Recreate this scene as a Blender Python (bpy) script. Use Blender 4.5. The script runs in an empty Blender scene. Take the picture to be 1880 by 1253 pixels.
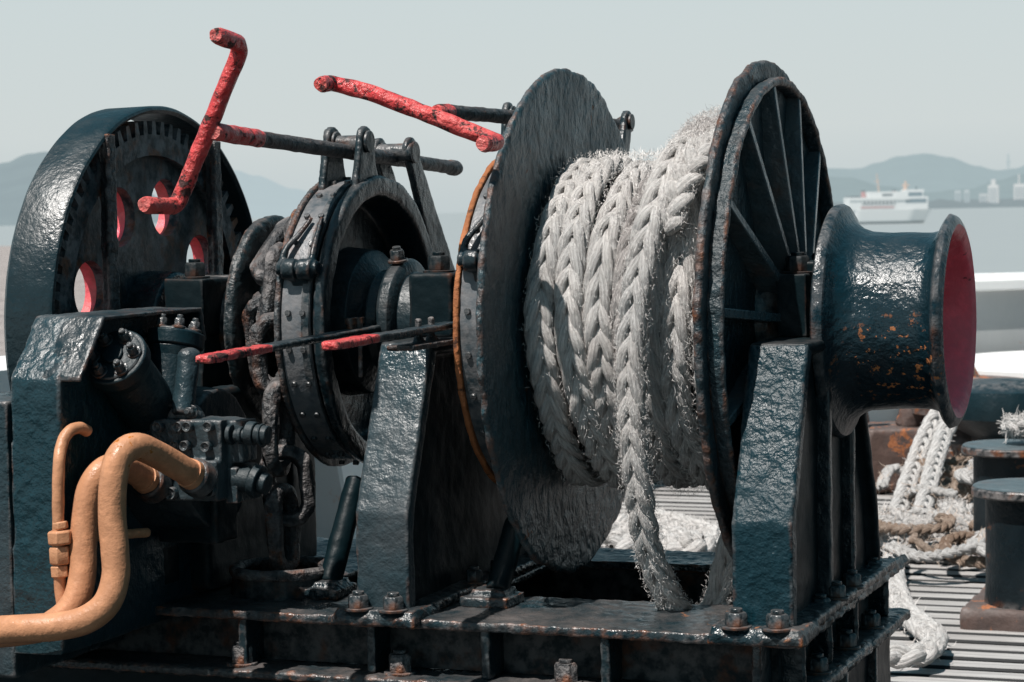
import bpy, bmesh, math, random
import numpy as np
from mathutils import Vector, Matrix, noise as mnoise
random.seed(7); rng = np.random.default_rng(7)
PI = math.pi; S = .95                      # S = height of the winch shaft above the deck
sc = bpy.context.scene
# ------------------------------------------------------------------ camera
F = 4200.; YAW = math.radians(20.8); PITCH = math.atan(238/F); ROLL = math.radians(1.07)
fwd = np.array([-math.sin(YAW)*math.cos(PITCH), math.cos(YAW)*math.cos(PITCH), -math.sin(PITCH)])
r0 = np.cross(fwd, [0, 0, 1]); r0 /= np.linalg.norm(r0); u0 = np.cross(r0, fwd)
RT = r0*math.cos(ROLL)-u0*math.sin(ROLL); UP = u0*math.cos(ROLL)+r0*math.sin(ROLL)
def ray(px, py): return fwd+RT*((px-940)/F)-UP*((py-626.5)/F)
CAM = np.array([0, 0, S])-ray(1043, 590)*4.1
def W(px, py, X=None, Y=None, Z=None, D=None):   # measured photo point -> world point on a known plane or at a depth
    d = ray(px, py)
    if D is not None: return CAM+d*D
    i, v = (0, X) if X is not None else (1, Y) if Y is not None else (2, Z)
    return CAM+d*((v-CAM[i])/d[i])
cd = bpy.data.cameras.new("camera"); cam = bpy.data.objects.new("camera", cd); sc.collection.objects.link(cam)
cam.matrix_world = Matrix([[RT[i], UP[i], -fwd[i], CAM[i]] for i in range(3)]+[[0, 0, 0, 1]])
cd.sensor_width = 36; cd.lens = 36*F/1880; cd.clip_start = .05; cd.clip_end = 60000
cd.dof.use_dof = True; cd.dof.focus_distance = 4.0; cd.dof.aperture_fstop = 13
sc.camera = cam
sc.view_settings.view_transform = 'Standard'; sc.view_settings.look = 'None'; sc.view_settings.exposure = 0
# ------------------------------------------------------------------ node helpers
class G:
    def __init__(s, name):
        s.m = bpy.data.materials.new(name); s.m.use_nodes = True; s.nt = s.m.node_tree; s.nt.nodes.clear()
        s.out = s.nt.nodes.new('ShaderNodeOutputMaterial')
    def n(s, t, **k):
        nd = s.nt.nodes.new('ShaderNode'+t)
        for a, v in k.items():
            if hasattr(nd, a) and a not in nd.inputs: setattr(nd, a, v)
            else: s.put(nd.inputs[a.replace('_', ' ')], v)
        return nd
    def put(s, sock, v):
        if isinstance(v, bpy.types.NodeSocket): s.nt.links.new(v, sock)
        elif isinstance(v, (tuple, list)) and len(v) == 3 and sock.type == 'RGBA': sock.default_value = (*v, 1)
        else: sock.default_value = v
    def co(s, scale=(1, 1, 1), kind='Object'):
        t = s.n('TexCoord'); mp = s.n('Mapping'); s.put(mp.inputs['Vector'], t.outputs[kind]); mp.inputs['Scale'].default_value = scale
        return mp.outputs[0]
    def noise(s, vec, scale, detail=4, rough=.55, dist=0):
        nd = s.n('TexNoise'); s.put(nd.inputs['Vector'], vec); nd.inputs['Scale'].default_value = scale
        nd.inputs['Detail'].default_value = detail; nd.inputs['Roughness'].default_value = rough; nd.inputs['Distortion'].default_value = dist
        return nd.outputs['Fac']
    def rmp(s, v, a, b, lo=0, hi=1):
        nd = s.n('MapRange'); s.put(nd.inputs[0], v)
        for i, x in zip((1, 2, 3, 4), (a, b, lo, hi)): nd.inputs[i].default_value = x
        return nd.outputs[0]
    def math(s, op, a, b=0):
        nd = s.n('Math'); nd.operation = op; s.put(nd.inputs[0], a); s.put(nd.inputs[1], b); return nd.outputs[0]
    def mix(s, f, a, b):
        nd = s.n('Mix'); nd.data_type = 'RGBA'; s.put(nd.inputs[0], f); s.put(nd.inputs[6], a); s.put(nd.inputs[7], b); return nd.outputs[2]
    def bump(s, h, strength, dist, nrm=None):
        nd = s.n('Bump'); s.put(nd.inputs['Height'], h); nd.inputs['Strength'].default_value = strength; nd.inputs['Distance'].default_value = dist
        if nrm is not None: s.put(nd.inputs['Normal'], nrm)
        return nd.outputs[0]
    def bsdf(s, col, rough=.5, nrm=None, metal=0, spec=.5, emi=None, es=0):
        b = s.n('BsdfPrincipled'); s.put(b.inputs['Base Color'], col); s.put(b.inputs['Roughness'], rough)
        b.inputs['Metallic'].default_value = metal; b.inputs['Specular IOR Level'].default_value = spec
        if nrm is not None: s.put(b.inputs['Normal'], nrm)
        if emi is not None: s.put(b.inputs['Emission Color'], emi); b.inputs['Emission Strength'].default_value = es
        s.nt.links.new(b.outputs[0], s.out.inputs[0]); return s.m

def paint(name, base=(.003, .014, .019), dust=(.030, .036, .040), dust_amt=.22, rust=(.22, .075, .025), rust_amt=.0, rough=.27,
          edge=(.30, .27, .26), edge_amt=.55, erust=.35, b1=.32, b2=.55, stretch=(1, 1, 1), topdust=.5, spots=None, thresh=.52, coarse=26, spec=.5, rsc=14):
    g = G(name); v = g.co(stretch); vv = g.co()
    big = g.noise(vv, 3.1, 5, .6); mid = g.noise(v, coarse, 5, .6); fine = g.noise(v, 125, 3, .6); lump = g.noise(v, 60, 2, .5)
    geo = g.n('NewGeometry')
    col = g.mix(g.math('MULTIPLY', g.rmp(big, .42, .68), dust_amt), base, dust)
    col = g.mix(g.math('MULTIPLY', g.rmp(mid, .45, .75), .5), col, tuple(x*1.7+.002 for x in base))
    sep = g.n('SeparateXYZ'); g.put(sep.inputs[0], geo.outputs['Normal'])
    top = g.math('MULTIPLY', g.rmp(sep.outputs[2], .55, .98), g.rmp(g.noise(vv, 11, 6, .7), .35, .65))
    col = g.mix(g.math('MULTIPLY', top, topdust), col, (.105, .088, .082))
    em = g.rmp(geo.outputs['Pointiness'], thresh, thresh+.06)
    en = g.noise(vv, 38, 4, .65)
    em = g.math('MULTIPLY', em, g.rmp(en, .38, .60))
    ec = g.mix(g.rmp(g.noise(vv, 17, 4), .62-.3*erust, .70-.2*erust), edge, (.30, .10, .035))
    col = g.mix(g.math('MULTIPLY', em, edge_amt), col, ec)
    if rust_amt > 0:
        rn = g.noise(vv, rsc, 8, .72, .4)
        rm = g.rmp(rn, .66-.2*rust_amt, .70-.2*rust_amt)
        if spots:
            d = g.n('VectorMath'); d.operation = 'DISTANCE'; g.put(d.inputs[0], geo.outputs['Position']); d.inputs[1].default_value = spots[0]
            rm = g.math('MULTIPLY', g.rmp(g.noise(vv, 70, 6, .65), .59, .61), g.rmp(g.math('ADD', d.outputs['Value'], g.rmp(g.noise(vv, 13, 4, .6), .3, .7, -.04, .05)), spots[1], spots[1]*.55))
        col = g.mix(rm, col, g.mix(g.rmp(fine, .35, .65), tuple(x*.55 for x in rust), rust))
        rr = g.mix(rm, (rough,)*3, (.85,)*3)
    else: rr = None
    dsty = g.math('ADD', g.rmp(big, .38, .68, rough-.10, rough+.26), g.math('MULTIPLY', top, .25))
    rf = dsty if rr is None else g.math('MAXIMUM', dsty, g.math('MULTIPLY', rm, .85))
    h = g.math('ADD', g.math('MULTIPLY', mid, 1.0), g.math('MULTIPLY', lump, .45))
    n1 = g.bump(h, b1, .010); n2 = g.bump(fine, b2, .0022, n1)
    return g.bsdf(col, rf, n2, spec=spec)

M = {}
M['black'] = paint('black_paint')
M['rib'] = paint('rib_lit_black_paint', base=(.04, .070, .082), dust=(.14, .12, .11), dust_amt=.7, edge_amt=.25, edge=(.14, .13, .13), b1=.5)  # lighter copy of the black paint, light on the ribs put into the colour
M['wheel'] = paint('chain_wheel_paint', base=(.004, .012, .015), dust=(.02, .024, .026), edge=(.36, .34, .33), edge_amt=1.0, erust=.5, b1=.6, b2=.9, topdust=.6)
M['black_smooth'] = paint('glossy_black_paint', b1=.25, b2=.5, rough=.38, dust_amt=.1, dust=(.03, .04, .045), edge_amt=.35, erust=0, thresh=.56, topdust=.05)
M['black_dull'] = paint('dull_black_paint', base=(.002, .009, .012), rough=.45, dust_amt=.15, dust=(.008, .014, .017), topdust=.35, edge_amt=.22, spec=.15, b1=.15, b2=.15)
M['black_front'] = paint('black_paint_ripple', base=(.004, .025, .034), rough=.30, b1=.32, b2=.8, dust_amt=.10, coarse=60)
M['post_shaded'] = paint('shaded_post_black_paint', base=(.003, .022, .031), dust=(.012, .034, .042), rough=.40, b1=.38, b2=.8, dust_amt=.3, coarse=60, spec=.35)  # darker teal copy, shade on the right-hand post put into the colour
M['post_grey'] = paint('weathered_grey_black_paint', base=(.012, .030, .038), dust=(.07, .07, .073), rough=.30, b1=.3, b2=.8, dust_amt=.4, coarse=34)
M['flange'] = paint('flange_streaked_paint', base=(.016, .050, .063), dust=(.045, .034, .033), dust_amt=.6, stretch=(1, 1, .8), b1=.9, b2=.8,
                    rough=.33, rust_amt=.10, edge_amt=.8, erust=.9, coarse=42)
M['rim'] = paint('flange_rim_paint', base=(.012, .030, .038), dust=(.075, .065, .063), dust_amt=.6, b1=.9, b2=.8, rough=.36, rust_amt=.12, edge_amt=.9, erust=.8, coarse=45)
M['warp'] = paint('warping_drum_paint', base=(.003, .017, .025), rough=.32, b1=.34, b2=.75, dust_amt=.12, edge_amt=.45, erust=.2, topdust=.12,
                  rust=(.62, .22, .07), rust_amt=.3, spots=((.62, -.14, .875), .115), coarse=30)
M['rustmetal'] = paint('rusted_black_iron', base=(.018, .022, .025), dust=(.07, .06, .06), dust_amt=.8, rust=(.24, .09, .04), rust_amt=.22, rough=.5, b1=1.2, b2=1.2, edge_amt=.9, coarse=48)
M['orange_rust'] = paint('orange_rusted_rim', base=(.34, .115, .04), dust=(.20, .075, .03), dust_amt=.9, rust=(.10, .04, .02), rust_amt=.6, rough=.75, b1=.6, b2=.7, edge=(.55, .22, .07), topdust=.1)
M['red'] = paint('chipped_red_paint', base=(.52, .04, .042), dust=(.60, .105, .09), dust_amt=.9, rsc=34, rust=(.06, .025, .022), rust_amt=.64, rough=.36, edge=(.78, .30, .26), edge_amt=.6, erust=.1,
                 b1=1.0, b2=1.0, topdust=.05, coarse=44)
M['red_in'] = paint('red_inner_paint', base=(.80, .10, .135), dust=(.82, .20, .22), dust_amt=.8, rust=(.10, .02, .02), rust_amt=.1, rough=.42, b1=.4, b2=.4, topdust=0, edge=(.5, .1, .08))
M['pipe'] = paint('tan_orange_pipe_paint', base=(.47, .225, .12), dust=(.41, .185, .095), dust_amt=.9, spec=.3, rust=(.50, .16, .02), rust_amt=.08, spots=(tuple(W(240, 818, Y=-.72)), .05), rough=.42, edge=(.62, .36, .2), edge_amt=.3, erust=.1,
                  b1=.14, b2=.55, topdust=0, coarse=40)
M['plate_top'] = paint('worn_deck_plate_paint', base=(.005, .018, .024), dust=(.07, .06, .056), dust_amt=.5, rust=(.34, .14, .06), rust_amt=.08, rough=.26, b1=.7, b2=.8, topdust=.7, erust=.9, edge_amt=1.0)
M['rusty_bg'] = paint('rusty_fairlead_iron', base=(.09, .055, .045), dust=(.05, .045, .045), dust_amt=.8, rust=(.42, .15, .06), rust_amt=.5, rough=.6, topdust=.9)
M['bollard'] = paint('bollard_black_paint', base=(.004, .009, .012), spec=.3, rough=.36, rust=(.2, .08, .04), rust_amt=.22, dust_amt=.35, edge_amt=.8, topdust=.25)
M['bollard_top'] = paint('bollard_cap_paint', base=(.06, .085, .095), dust=(.07, .08, .09), rough=.45, rust_amt=0, topdust=0, b1=.2, b2=.2)

def white_paint(name, c=(.78, .78, .77), streak=.25):
    g = G(name); v = g.co((1, 1, .35)); n = g.noise(v, 5, 6, .7); r = g.rmp(g.noise(g.co(), 2.6, 9, .72), .60, .66)
    col = g.mix(g.math('MULTIPLY', g.rmp(n, .4, .8), streak), c, tuple(x*.72 for x in c)); col = g.mix(r, col, (.36, .16, .07))
    return g.bsdf(col, .45, g.bump(n, .2, .01))
M['white'] = white_paint('white_bulwark_paint'); M['greyside'] = white_paint('grey_bulwark_paint', (.40, .41, .41), .5)

def rope_mat(name, light, dark, dirt=.5, cool=.3):
    g = G(name); uv = g.co((1, 1, 1), 'UV'); o = g.co()
    sx = g.n('SeparateXYZ'); g.put(sx.inputs[0], uv)
    ph = g.math('ADD', g.math('MULTIPLY', sx.outputs[0], 9.0*2*PI), g.math('MULTIPLY', sx.outputs[1], 60.0))
    yarn = g.math('SINE', ph)
    fib = g.noise(g.co((26, 9, 1), 'UV'), 9, 4, .7)
    d = g.noise(o, 7, 6, .68); d2 = g.noise(o, 55, 5, .7)
    c = g.mix(g.math('MULTIPLY', g.rmp(d, .42, .68), dirt), light, dark)
    c = g.mix(g.math('MULTIPLY', g.rmp(d2, .5, .72), .45), c, tuple(x*.6 for x in dark))
    c = g.mix(g.math('MULTIPLY', g.rmp(g.noise(o, 4.3, 3), .5, .62), cool), c, (.36, .42, .45))
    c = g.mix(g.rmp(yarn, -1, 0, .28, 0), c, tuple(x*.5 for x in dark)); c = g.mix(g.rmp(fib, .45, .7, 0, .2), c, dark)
    geo = g.n('NewGeometry'); c = g.mix(g.rmp(geo.outputs['Pointiness'], .46, .34, 0, .6), c, tuple(x*.35 for x in dark))  # creases darkened in the colour, as shade between the strands
    n = g.bump(yarn, .8, .0022); n = g.bump(fib, 1.0, .0035, n); n = g.bump(d2, .8, .004, n)
    m = g.bsdf(c, .92, n, spec=.12)
    return m
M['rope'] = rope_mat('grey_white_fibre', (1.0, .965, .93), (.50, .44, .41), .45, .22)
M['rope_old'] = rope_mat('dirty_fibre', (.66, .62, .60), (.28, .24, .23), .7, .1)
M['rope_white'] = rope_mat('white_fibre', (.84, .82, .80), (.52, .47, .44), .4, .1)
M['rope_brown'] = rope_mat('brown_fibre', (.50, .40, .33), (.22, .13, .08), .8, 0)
def plain(name, c, rough=.6, haze=None, hz=0, spec=.4, nscale=None, var=.2, bump=0):
    g = G(name); col = c
    if nscale: col = g.mix(g.rmp(g.noise(g.co(), nscale, 6, .6), .35, .65, 0, 1), tuple(x*(1-var) for x in c), tuple(min(1, x*(1+var)) for x in c))
    nrm = g.bump(g.noise(g.co(), nscale, 6, .6), bump, .05) if bump else None
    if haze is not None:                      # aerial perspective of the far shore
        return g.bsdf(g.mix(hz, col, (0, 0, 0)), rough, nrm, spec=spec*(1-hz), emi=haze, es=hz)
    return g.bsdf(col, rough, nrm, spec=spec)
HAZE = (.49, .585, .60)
M['fuzz'] = plain('rope_fuzz_fibre', (.82, .78, .75), .9, spec=.1)
M['fuzz_dark'] = plain('dark_rope_fuzz_fibre', (.50, .46, .44), .9, spec=.1)
M['fuzz_white'] = plain('white_rope_fuzz_fibre', (.60, .57, .55), .9, spec=.1)
M['fuzz_brown'] = plain('brown_rope_fuzz_fibre', (.50, .40, .33), .9, spec=.1)
# ------------------------------------------------------------------ mesh helpers
class MB:
    def __init__(s): s.v = []; s.f = []; s.uv = {}
    def add(s, vs, fs):
        o = len(s.v); s.v += [tuple(map(float, p)) for p in vs]; s.f += [tuple(i+o for i in f) for f in fs]; return s
    def box(s, x0, x1, y0, y1, z0, z1, m=None):
        vs = [(x, y, z) for x in (x0, x1) for y in (y0, y1) for z in (z0, z1)]
        if m is not None: vs = [m @ Vector(p) for p in vs]
        return s.add(vs, [(0, 1, 3, 2), (4, 6, 7, 5), (0, 4, 5, 1), (2, 3, 7, 6), (0, 2, 6, 4), (1, 5, 7, 3)])
    def prism(s, poly, a0, a1, axis='x'):       # poly: (y,z) for x, (x,z) for y, (x,y) for z
        n = len(poly); f = {'x': lambda p, a: (a, p[0], p[1]), 'y': lambda p, a: (p[0], a, p[1]), 'z': lambda p, a: (p[0], p[1], a)}[axis]
        vs = [f(p, a0) for p in poly]+[f(p, a1) for p in poly]
        return s.add(vs, [tuple(range(n))[::-1], tuple(range(n, 2*n))]+[(i, (i+1) % n, n+(i+1) % n, n+i) for i in range(n)])
    def tube(s, pts, r, seg=16, cap=True, closed=False, jit=0, ell=None):
        P = [Vector(p) for p in pts]; n = len(P); rs = r if isinstance(r, (list, tuple)) else [r]*n
        T = []
        for i in range(n):
            a = P[(i-1) % n] if (closed or i) else P[i]; b = P[(i+1) % n] if (closed or i < n-1) else P[i]
            T.append((b-a).normalized())
        u = T[0].orthogonal().normalized(); vs = []; 
        for i in range(n):
            u = (u-T[i]*u.dot(T[i])).normalized(); w = T[i].cross(u)
            for k in range(seg):
                a = 2*PI*k/seg; q = rs[i]
                if jit: q += jit*mnoise.noise(Vector((P[i]*35)+u*math.cos(a)*1.3+w*math.sin(a)*1.3))
                vs.append(P[i]+(u*math.cos(a)+w*math.sin(a))*q)
        fs = [(i*seg+k, i*seg+(k+1) % seg, ((i+1) % n)*seg+(k+1) % seg, ((i+1) % n)*seg+k) for i in range(n if closed else n-1) for k in range(seg)]
        if cap and not closed: fs += [tuple(range(seg))[::-1], tuple(range((n-1)*seg, n*seg))]
        return s.add(vs, fs)
    def cyl(s, a, b, r, r2=None, seg=24, n=1):
        a = Vector(a); b = Vector(b); r2 = r if r2 is None else r2
        return s.tube([a.lerp(b, i/n) for i in range(n+1)], [r+(r2-r)*i/n for i in range(n+1)], seg)
    def hexa(s, c, ax, r, h, seg=6, rot=.3):
        c = Vector(c); ax = Vector(ax).normalized(); u = ax.orthogonal().normalized(); w = ax.cross(u); vs = []
        for t, q in ((0, 1), (.82*h, 1), (h, .86)):
            vs += [c+ax*t+(u*math.cos(rot+2*PI*k/seg)+w*math.sin(rot+2*PI*k/seg))*r*q for k in range(seg)]
        return s.add(vs, [tuple(range(seg))[::-1], tuple(range(2*seg, 3*seg))]+[(j*seg+k, j*seg+(k+1) % seg, (j+1)*seg+(k+1) % seg, (j+1)*seg+k) for j in (0, 1) for k in range(seg)])
    def bolt(s, c, ax, r, h):
        ax = Vector(ax).normalized(); c = Vector(c); s.cyl(c-ax*.002, c+ax*.003, r*1.35, seg=18); s.hexa(c+ax*.003, ax, r, h)
        return s.cyl(c+ax*(h+.003), c+ax*(h+.009), r*.55, seg=12)
    def lathe(s, prof, closed=True, seg=128, c=(0, 0, S), jit=0, a0=0, a1=2*PI, axis='x'):
        full = abs(a1-a0-2*PI) < 1e-6; m = seg if full else seg+1; n = len(prof); vs = []
        for x, r in prof:
            for k in range(m):
                a = a0+(a1-a0)*k/seg; q = r
                if jit: q += jit*mnoise.noise(Vector((x*20, math.cos(a)*r*22, math.sin(a)*r*22)))
                if axis == 'x': vs.append((c[0]+x, c[1]+q*math.cos(a), c[2]+q*math.sin(a)))
                else: vs.append((c[0]+q*math.cos(a), c[1]+q*math.sin(a), c[2]+x))
        fs = []
        for i in range(n if closed else n-1):
            j = (i+1) % n
            for k in range(seg): fs.append((i*m+k, i*m+(k+1) % m, j*m+(k+1) % m, j*m+k))
        if not full and closed: fs += [tuple(i*m for i in range(n)), tuple(i*m+seg for i in range(n))[::-1]]
        return s.add(vs, fs)
    def ell(s, c, rad, seg=14, rings=9, jit=0):
        vs = []; fs = []
        for i in range(rings+1):
            t = PI*i/rings
            for k in range(seg):
                a = 2*PI*k/seg; d = Vector((math.sin(t)*math.cos(a), math.sin(t)*math.sin(a), math.cos(t)))
                q = 1+(jit*mnoise.noise(d*1.7+Vector(c)*9) if jit else 0)
                vs.append((c[0]+rad[0]*d.x*q, c[1]+rad[1]*d.y*q, c[2]+rad[2]*d.z*q))
        for i in range(rings):
            for k in range(seg): fs.append((i*seg+k, i*seg+(k+1) % seg, (i+1)*seg+(k+1) % seg, (i+1)*seg+k))
        return s.add(vs, fs)
def wloc(o):
    v = Vector((0, 0, 0))
    while o is not None: v += o.location; o = o.parent
    return v
def build(mb, name, mat, parent=None, smooth=35, bevel=0, lump=None, label=None, origin=None):
    me = bpy.data.meshes.new(name); base = wloc(parent)
    org = Vector(origin) if origin is not None else (base if parent is not None else Vector((0, 0, 0)))
    me.from_pydata([tuple(Vector(p)-org) for p in mb.v], [], mb.f)
    bm = bmesh.new(); bm.from_mesh(me); bmesh.ops.remove_doubles(bm, verts=bm.verts, dist=1e-6) if lump else None
    bmesh.ops.recalc_face_normals(bm, faces=bm.faces); bm.to_mesh(me); bm.free()
    me.materials.append(mat); me.shade_smooth()
    if smooth and not lump: me.set_sharp_from_angle(angle=math.radians(smooth))
    o = bpy.data.objects.new(name, me); sc.collection.objects.link(o); o.parent = parent; o.location = org-base
    if label: o['label'] = label
    if bevel:
        b = o.modifiers.new('bevel', 'BEVEL'); b.width = bevel; b.segments = 2; b.limit_method = 'ANGLE'; b.angle_limit = math.radians(40)
    if lump:
        vox, st, size = lump
        r = o.modifiers.new('cast', 'REMESH'); r.mode = 'VOXEL'; r.voxel_size = vox; r.use_smooth_shade = True
        key = f'lumps{size}'
        t = bpy.data.textures.get(key) or bpy.data.textures.new(key, 'CLOUDS'); t.noise_scale = size; t.noise_depth = 3
        if vox < .0065 or True:
            sm = o.modifiers.new('soft', 'SMOOTH'); sm.factor = .5; sm.iterations = 2
        d = o.modifiers.new('lumps', 'DISPLACE'); d.texture = t; d.strength = st; d.mid_level = .5; d.texture_coords = 'LOCAL'
    return o
def empty(name, loc, label=None, cat=None, group=None):
    o = bpy.data.objects.new(name, None); sc.collection.objects.link(o); o.location = loc; o.empty_display_size = .1
    return tag(o, label, cat, group)
def tag(o, label=None, cat=None, group=None, kind=None):
    for k, v in (('label', label), ('category', cat), ('group', group), ('kind', kind)):
        if v: o[k] = v
    return o
def bez(pts, n=10):                                # Catmull-Rom through points
    P = [Vector(p) for p in pts]; P = [P[0]*2-P[1]]+P+[P[-1]*2-P[-2]]; out = []
    for i in range(1, len(P)-2):
        for k in range(n):
            t = k/n; a, b, c, d = P[i-1:i+3]
            out.append(.5*((2*b)+(c-a)*t+(2*a-5*b+4*c-d)*t*t+(3*b-a-3*c+d)*t**3))
    out.append(P[-2]); return out
def resample(pts, step):
    P = [Vector(p) for p in pts]; out = [P[0]]; acc = 0
    for a, b in zip(P, P[1:]):
        L = (b-a).length
        if L < 1e-9: continue
        t = step-acc
        while t <= L: out.append(a.lerp(b, t/L)); t += step
        acc = (acc+L) % step
    return out
BOLT = {}
def add_bolt(parent, c, ax, r, h, mat='black'):
    key = (round(r, 4), round(h, 4), mat)
    if key not in BOLT: BOLT[key] = build(MB().bolt((0, 0, 0), (0, 0, 1), r, h), 'bolt', M[mat], parent, bevel=.0012, origin=(0, 0, 0)); o = BOLT[key]; o.parent = parent
    else: o = BOLT[key].copy(); sc.collection.objects.link(o); o.parent = parent
    o.location = Vector(c)-wloc(parent)
    o.rotation_euler = Vector((0, 0, 1)).rotation_difference(Vector(ax)).to_euler()
    return o
# rope: three thick plaited strands along a centre line; nrm gives the outward side
def braid(mb, path, nrm, half=.036, pitch=.165, step=.007, seg=9, phase=0, wob=.0016, uvs=None, flat=.30, ns=3, rk=.47, irr=0):
    P = [np.array(p, float) for p in resample(path, step)]; n = len(P)
    Nn = [np.array(nrm(p, i), float) for i, p in enumerate(P)]
    a_ = half*.53; b_ = half*flat; rr = half*rk; ths = []; th0 = 0
    for i in range(n):
        th0 += 2*PI*step/pitch*(1+.38*irr*mnoise.noise(Vector(P[i]*9+phase))); ths.append(th0)
        t = P[min(i+1, n-1)]-P[max(i-1, 0)]; t /= np.linalg.norm(t)+1e-12; ro = 1.3*irr*mnoise.noise(Vector(P[i]*4.5+phase*2.1))
        Nn[i] = Nn[i]*math.cos(ro)+np.cross(t, Nn[i])*math.sin(ro)
    for s_ in range(ns):
        C = []
        for i in range(n):
            t = P[min(i+1, n-1)]-P[max(i-1, 0)]; t /= np.linalg.norm(t)+1e-12
            nn = Nn[i]-t*(Nn[i]@t); nn /= np.linalg.norm(nn)+1e-12; sd = np.cross(t, nn)
            th = ths[i]+2*PI*s_/ns+phase
            q = a_*math.sin(th)*sd+b_*math.sin(2*th)*nn
            q = q+wob*np.array(mnoise.noise_vector(Vector(P[i]*28+s_*7.3)))
            C.append((P[i]+q, nn))
        vs = []
        for i in range(n):
            t = C[min(i+1, n-1)][0]-C[max(i-1, 0)][0]; t /= np.linalg.norm(t)+1e-12
            nn = C[i][1]-t*(C[i][1]@t); nn /= np.linalg.norm(nn)+1e-12; sd = np.cross(t, nn)
            e = min(1, (i+.3)*step/(half*.5), (n-1-i+.3)*step/(half*.5))**.5*(1+.22*irr*mnoise.noise(Vector(P[i]*24+s_*5.1)))
            for k in range(seg):
                an = 2*PI*k/seg; vs.append(C[i][0]+e*(sd*math.cos(an)*rr*.98+nn*math.sin(an)*rr*.82))
        o = len(mb.v)
        mb.add(vs, [(i*seg+k, i*seg+(k+1) % seg, (i+1)*seg+(k+1) % seg, (i+1)*seg+k) for i in range(n-1) for k in range(seg)])
        for i in range(n-1):
            for k in range(seg):
                u0, u1, v0, v1 = k/seg, (k+1)/seg, i*step, (i+1)*step
                mb.uv[len(mb.uv)] = ((u0, v0), (u1, v0), (u1, v1), (u0, v1))
    return P, Nn
def set_uv(mb, o):
    uvl = o.data.uv_layers.new(name='UVMap'); arr = []
    for i in range(len(mb.uv)): 
        for q in mb.uv[i]: arr += q
    uvl.data.foreach_set('uv', arr)
def build_rope(mb, name, mat, parent):
    me = bpy.data.meshes.new(name); base = wloc(parent); me.from_pydata([tuple(Vector(p)-base) for p in mb.v], [], mb.f)
    me.materials.append(mat); me.shade_smooth(); o = bpy.data.objects.new(name, me); sc.collection.objects.link(o); o.parent = parent; set_uv(mb, o)
    return o
def fuzz(mb, P, Nn, half, count, L=(.006, .018), w=.00023, outward=True, spread=1.0):
    n = len(P)
    for _ in range(count):
        i = random.randrange(1, n-1); t = P[i+1]-P[i-1]; t = t/(np.linalg.norm(t)+1e-12); nn = Nn[i]-t*(Nn[i]@t); nn /= np.linalg.norm(nn)+1e-12; sd = np.cross(t, nn)
        a = random.uniform(-1.9, 1.9) if outward else random.uniform(-PI, PI)
        d = nn*math.cos(a)+sd*math.sin(a); p = P[i]+d*half*random.uniform(.72, 1.0)+t*random.uniform(-.01, .01)
        l = random.uniform(*L)*random.choice((.6, .8, 1, 1.25)); dr = d*random.uniform(-.1, .75)*spread+t*random.uniform(-1.3, 1.3)+rng.normal(0, .35, 3); dr /= np.linalg.norm(dr)
        vs = []; q = p; ax = rng.normal(0, 1, 3)
        for k in range(4):
            s2 = np.cross(dr, CAM-q); s2 = s2/(np.linalg.norm(s2)+1e-9)*w*(1, .95, .8, .4)[k]; vs += [q-s2, q+s2]; q = q+dr*l/3; dr = dr+np.cross(ax, dr)*.38+rng.normal(0, .15, 3); dr /= np.linalg.norm(dr)
        mb.add(vs, [(0, 1, 3, 2), (2, 3, 5, 4), (4, 5, 7, 6)])
LUMP = (.0045, .004, .03)
# ================================================================== THE WINCH
win = empty('mooring_winch', (0, 0, 0), 'black painted mooring winch with red handles and a drum of thick rope', 'winch')
# ---- shaft
build(MB().cyl((-.95, 0, S), (.50, 0, S), .045, seg=32), 'main_shaft', M['black'], win)
# ---- rope drum
def disc(x0, x1, r, ri=0.0, bev=.004, n=5, jit=.004):
    p = [(x0, ri+.0001), (x0, ri+(r-ri)*.35), (x0, ri+(r-ri)*.7), (x0, r-bev*1.5), (x0+bev*.6, r-bev*.3), ((x0+x1)/2, r), (x1-bev*.6, r-bev*.3), (x1, r-bev*1.5), (x1, ri+(r-ri)*.7), (x1, ri+(r-ri)*.35), (x1, ri+.0001)]
    return p
drum = build(MB().lathe([(-.03, .0001), (-.03, .21), (.36, .21), (.36, .0001)], closed=False, seg=96), 'rope_drum_barrel', M['black'], win)
fl1 = build(MB().lathe(disc(-.002, .012, .45, .03), seg=160, jit=.006), 'drum_flange', M['flange'], win, lump=(.0048, .005, .028), label='plain round drum flange with streaked rusty face')
# ---- ribbed flange
X2 = .377
fl2 = build(MB().lathe(disc(X2-.016, X2+.0, .45, .03), seg=160, jit=.006), 'drum_flange', M['rim'], win, lump=(.0048, .005, .028), label='ribbed drum flange beside the bearing post')
build(MB().lathe([(X2-.003, .404), (X2-.003, .417), (X2+.026, .419), (X2+.026, .405)], seg=160, jit=.004), 'flange_ring', M['rim'], fl2, lump=(.0042, .004, .03))
build(MB().lathe([(X2-.004, .001), (X2-.004, .13), (X2+.03, .115), (X2+.055, .085), (X2+.06, .001)], closed=False, seg=64), 'flange_hub', M['black'], fl2)
for k in range(14):
    a = math.radians(98+k*360/14); c, s_ = math.cos(a), math.sin(a); m = MB()
    def pt(x, r, w): return (X2+x, c*r-s_*w, S+s_*r+c*w)
    vs = [pt(*q) for w in (-.0075, .0075) for q in ((-.004, .08, w), (-.004, .408, w), (.022, .406, w), (.055, .08, w))]
    m.add(vs, [(0, 1, 2, 3), (7, 6, 5, 4), (0, 4, 5, 1), (1, 5, 6, 2), (2, 6, 7, 3), (3, 7, 4, 0)])
    build(m, 'flange_rib', M['rib'], fl2, bevel=.002)
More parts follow.
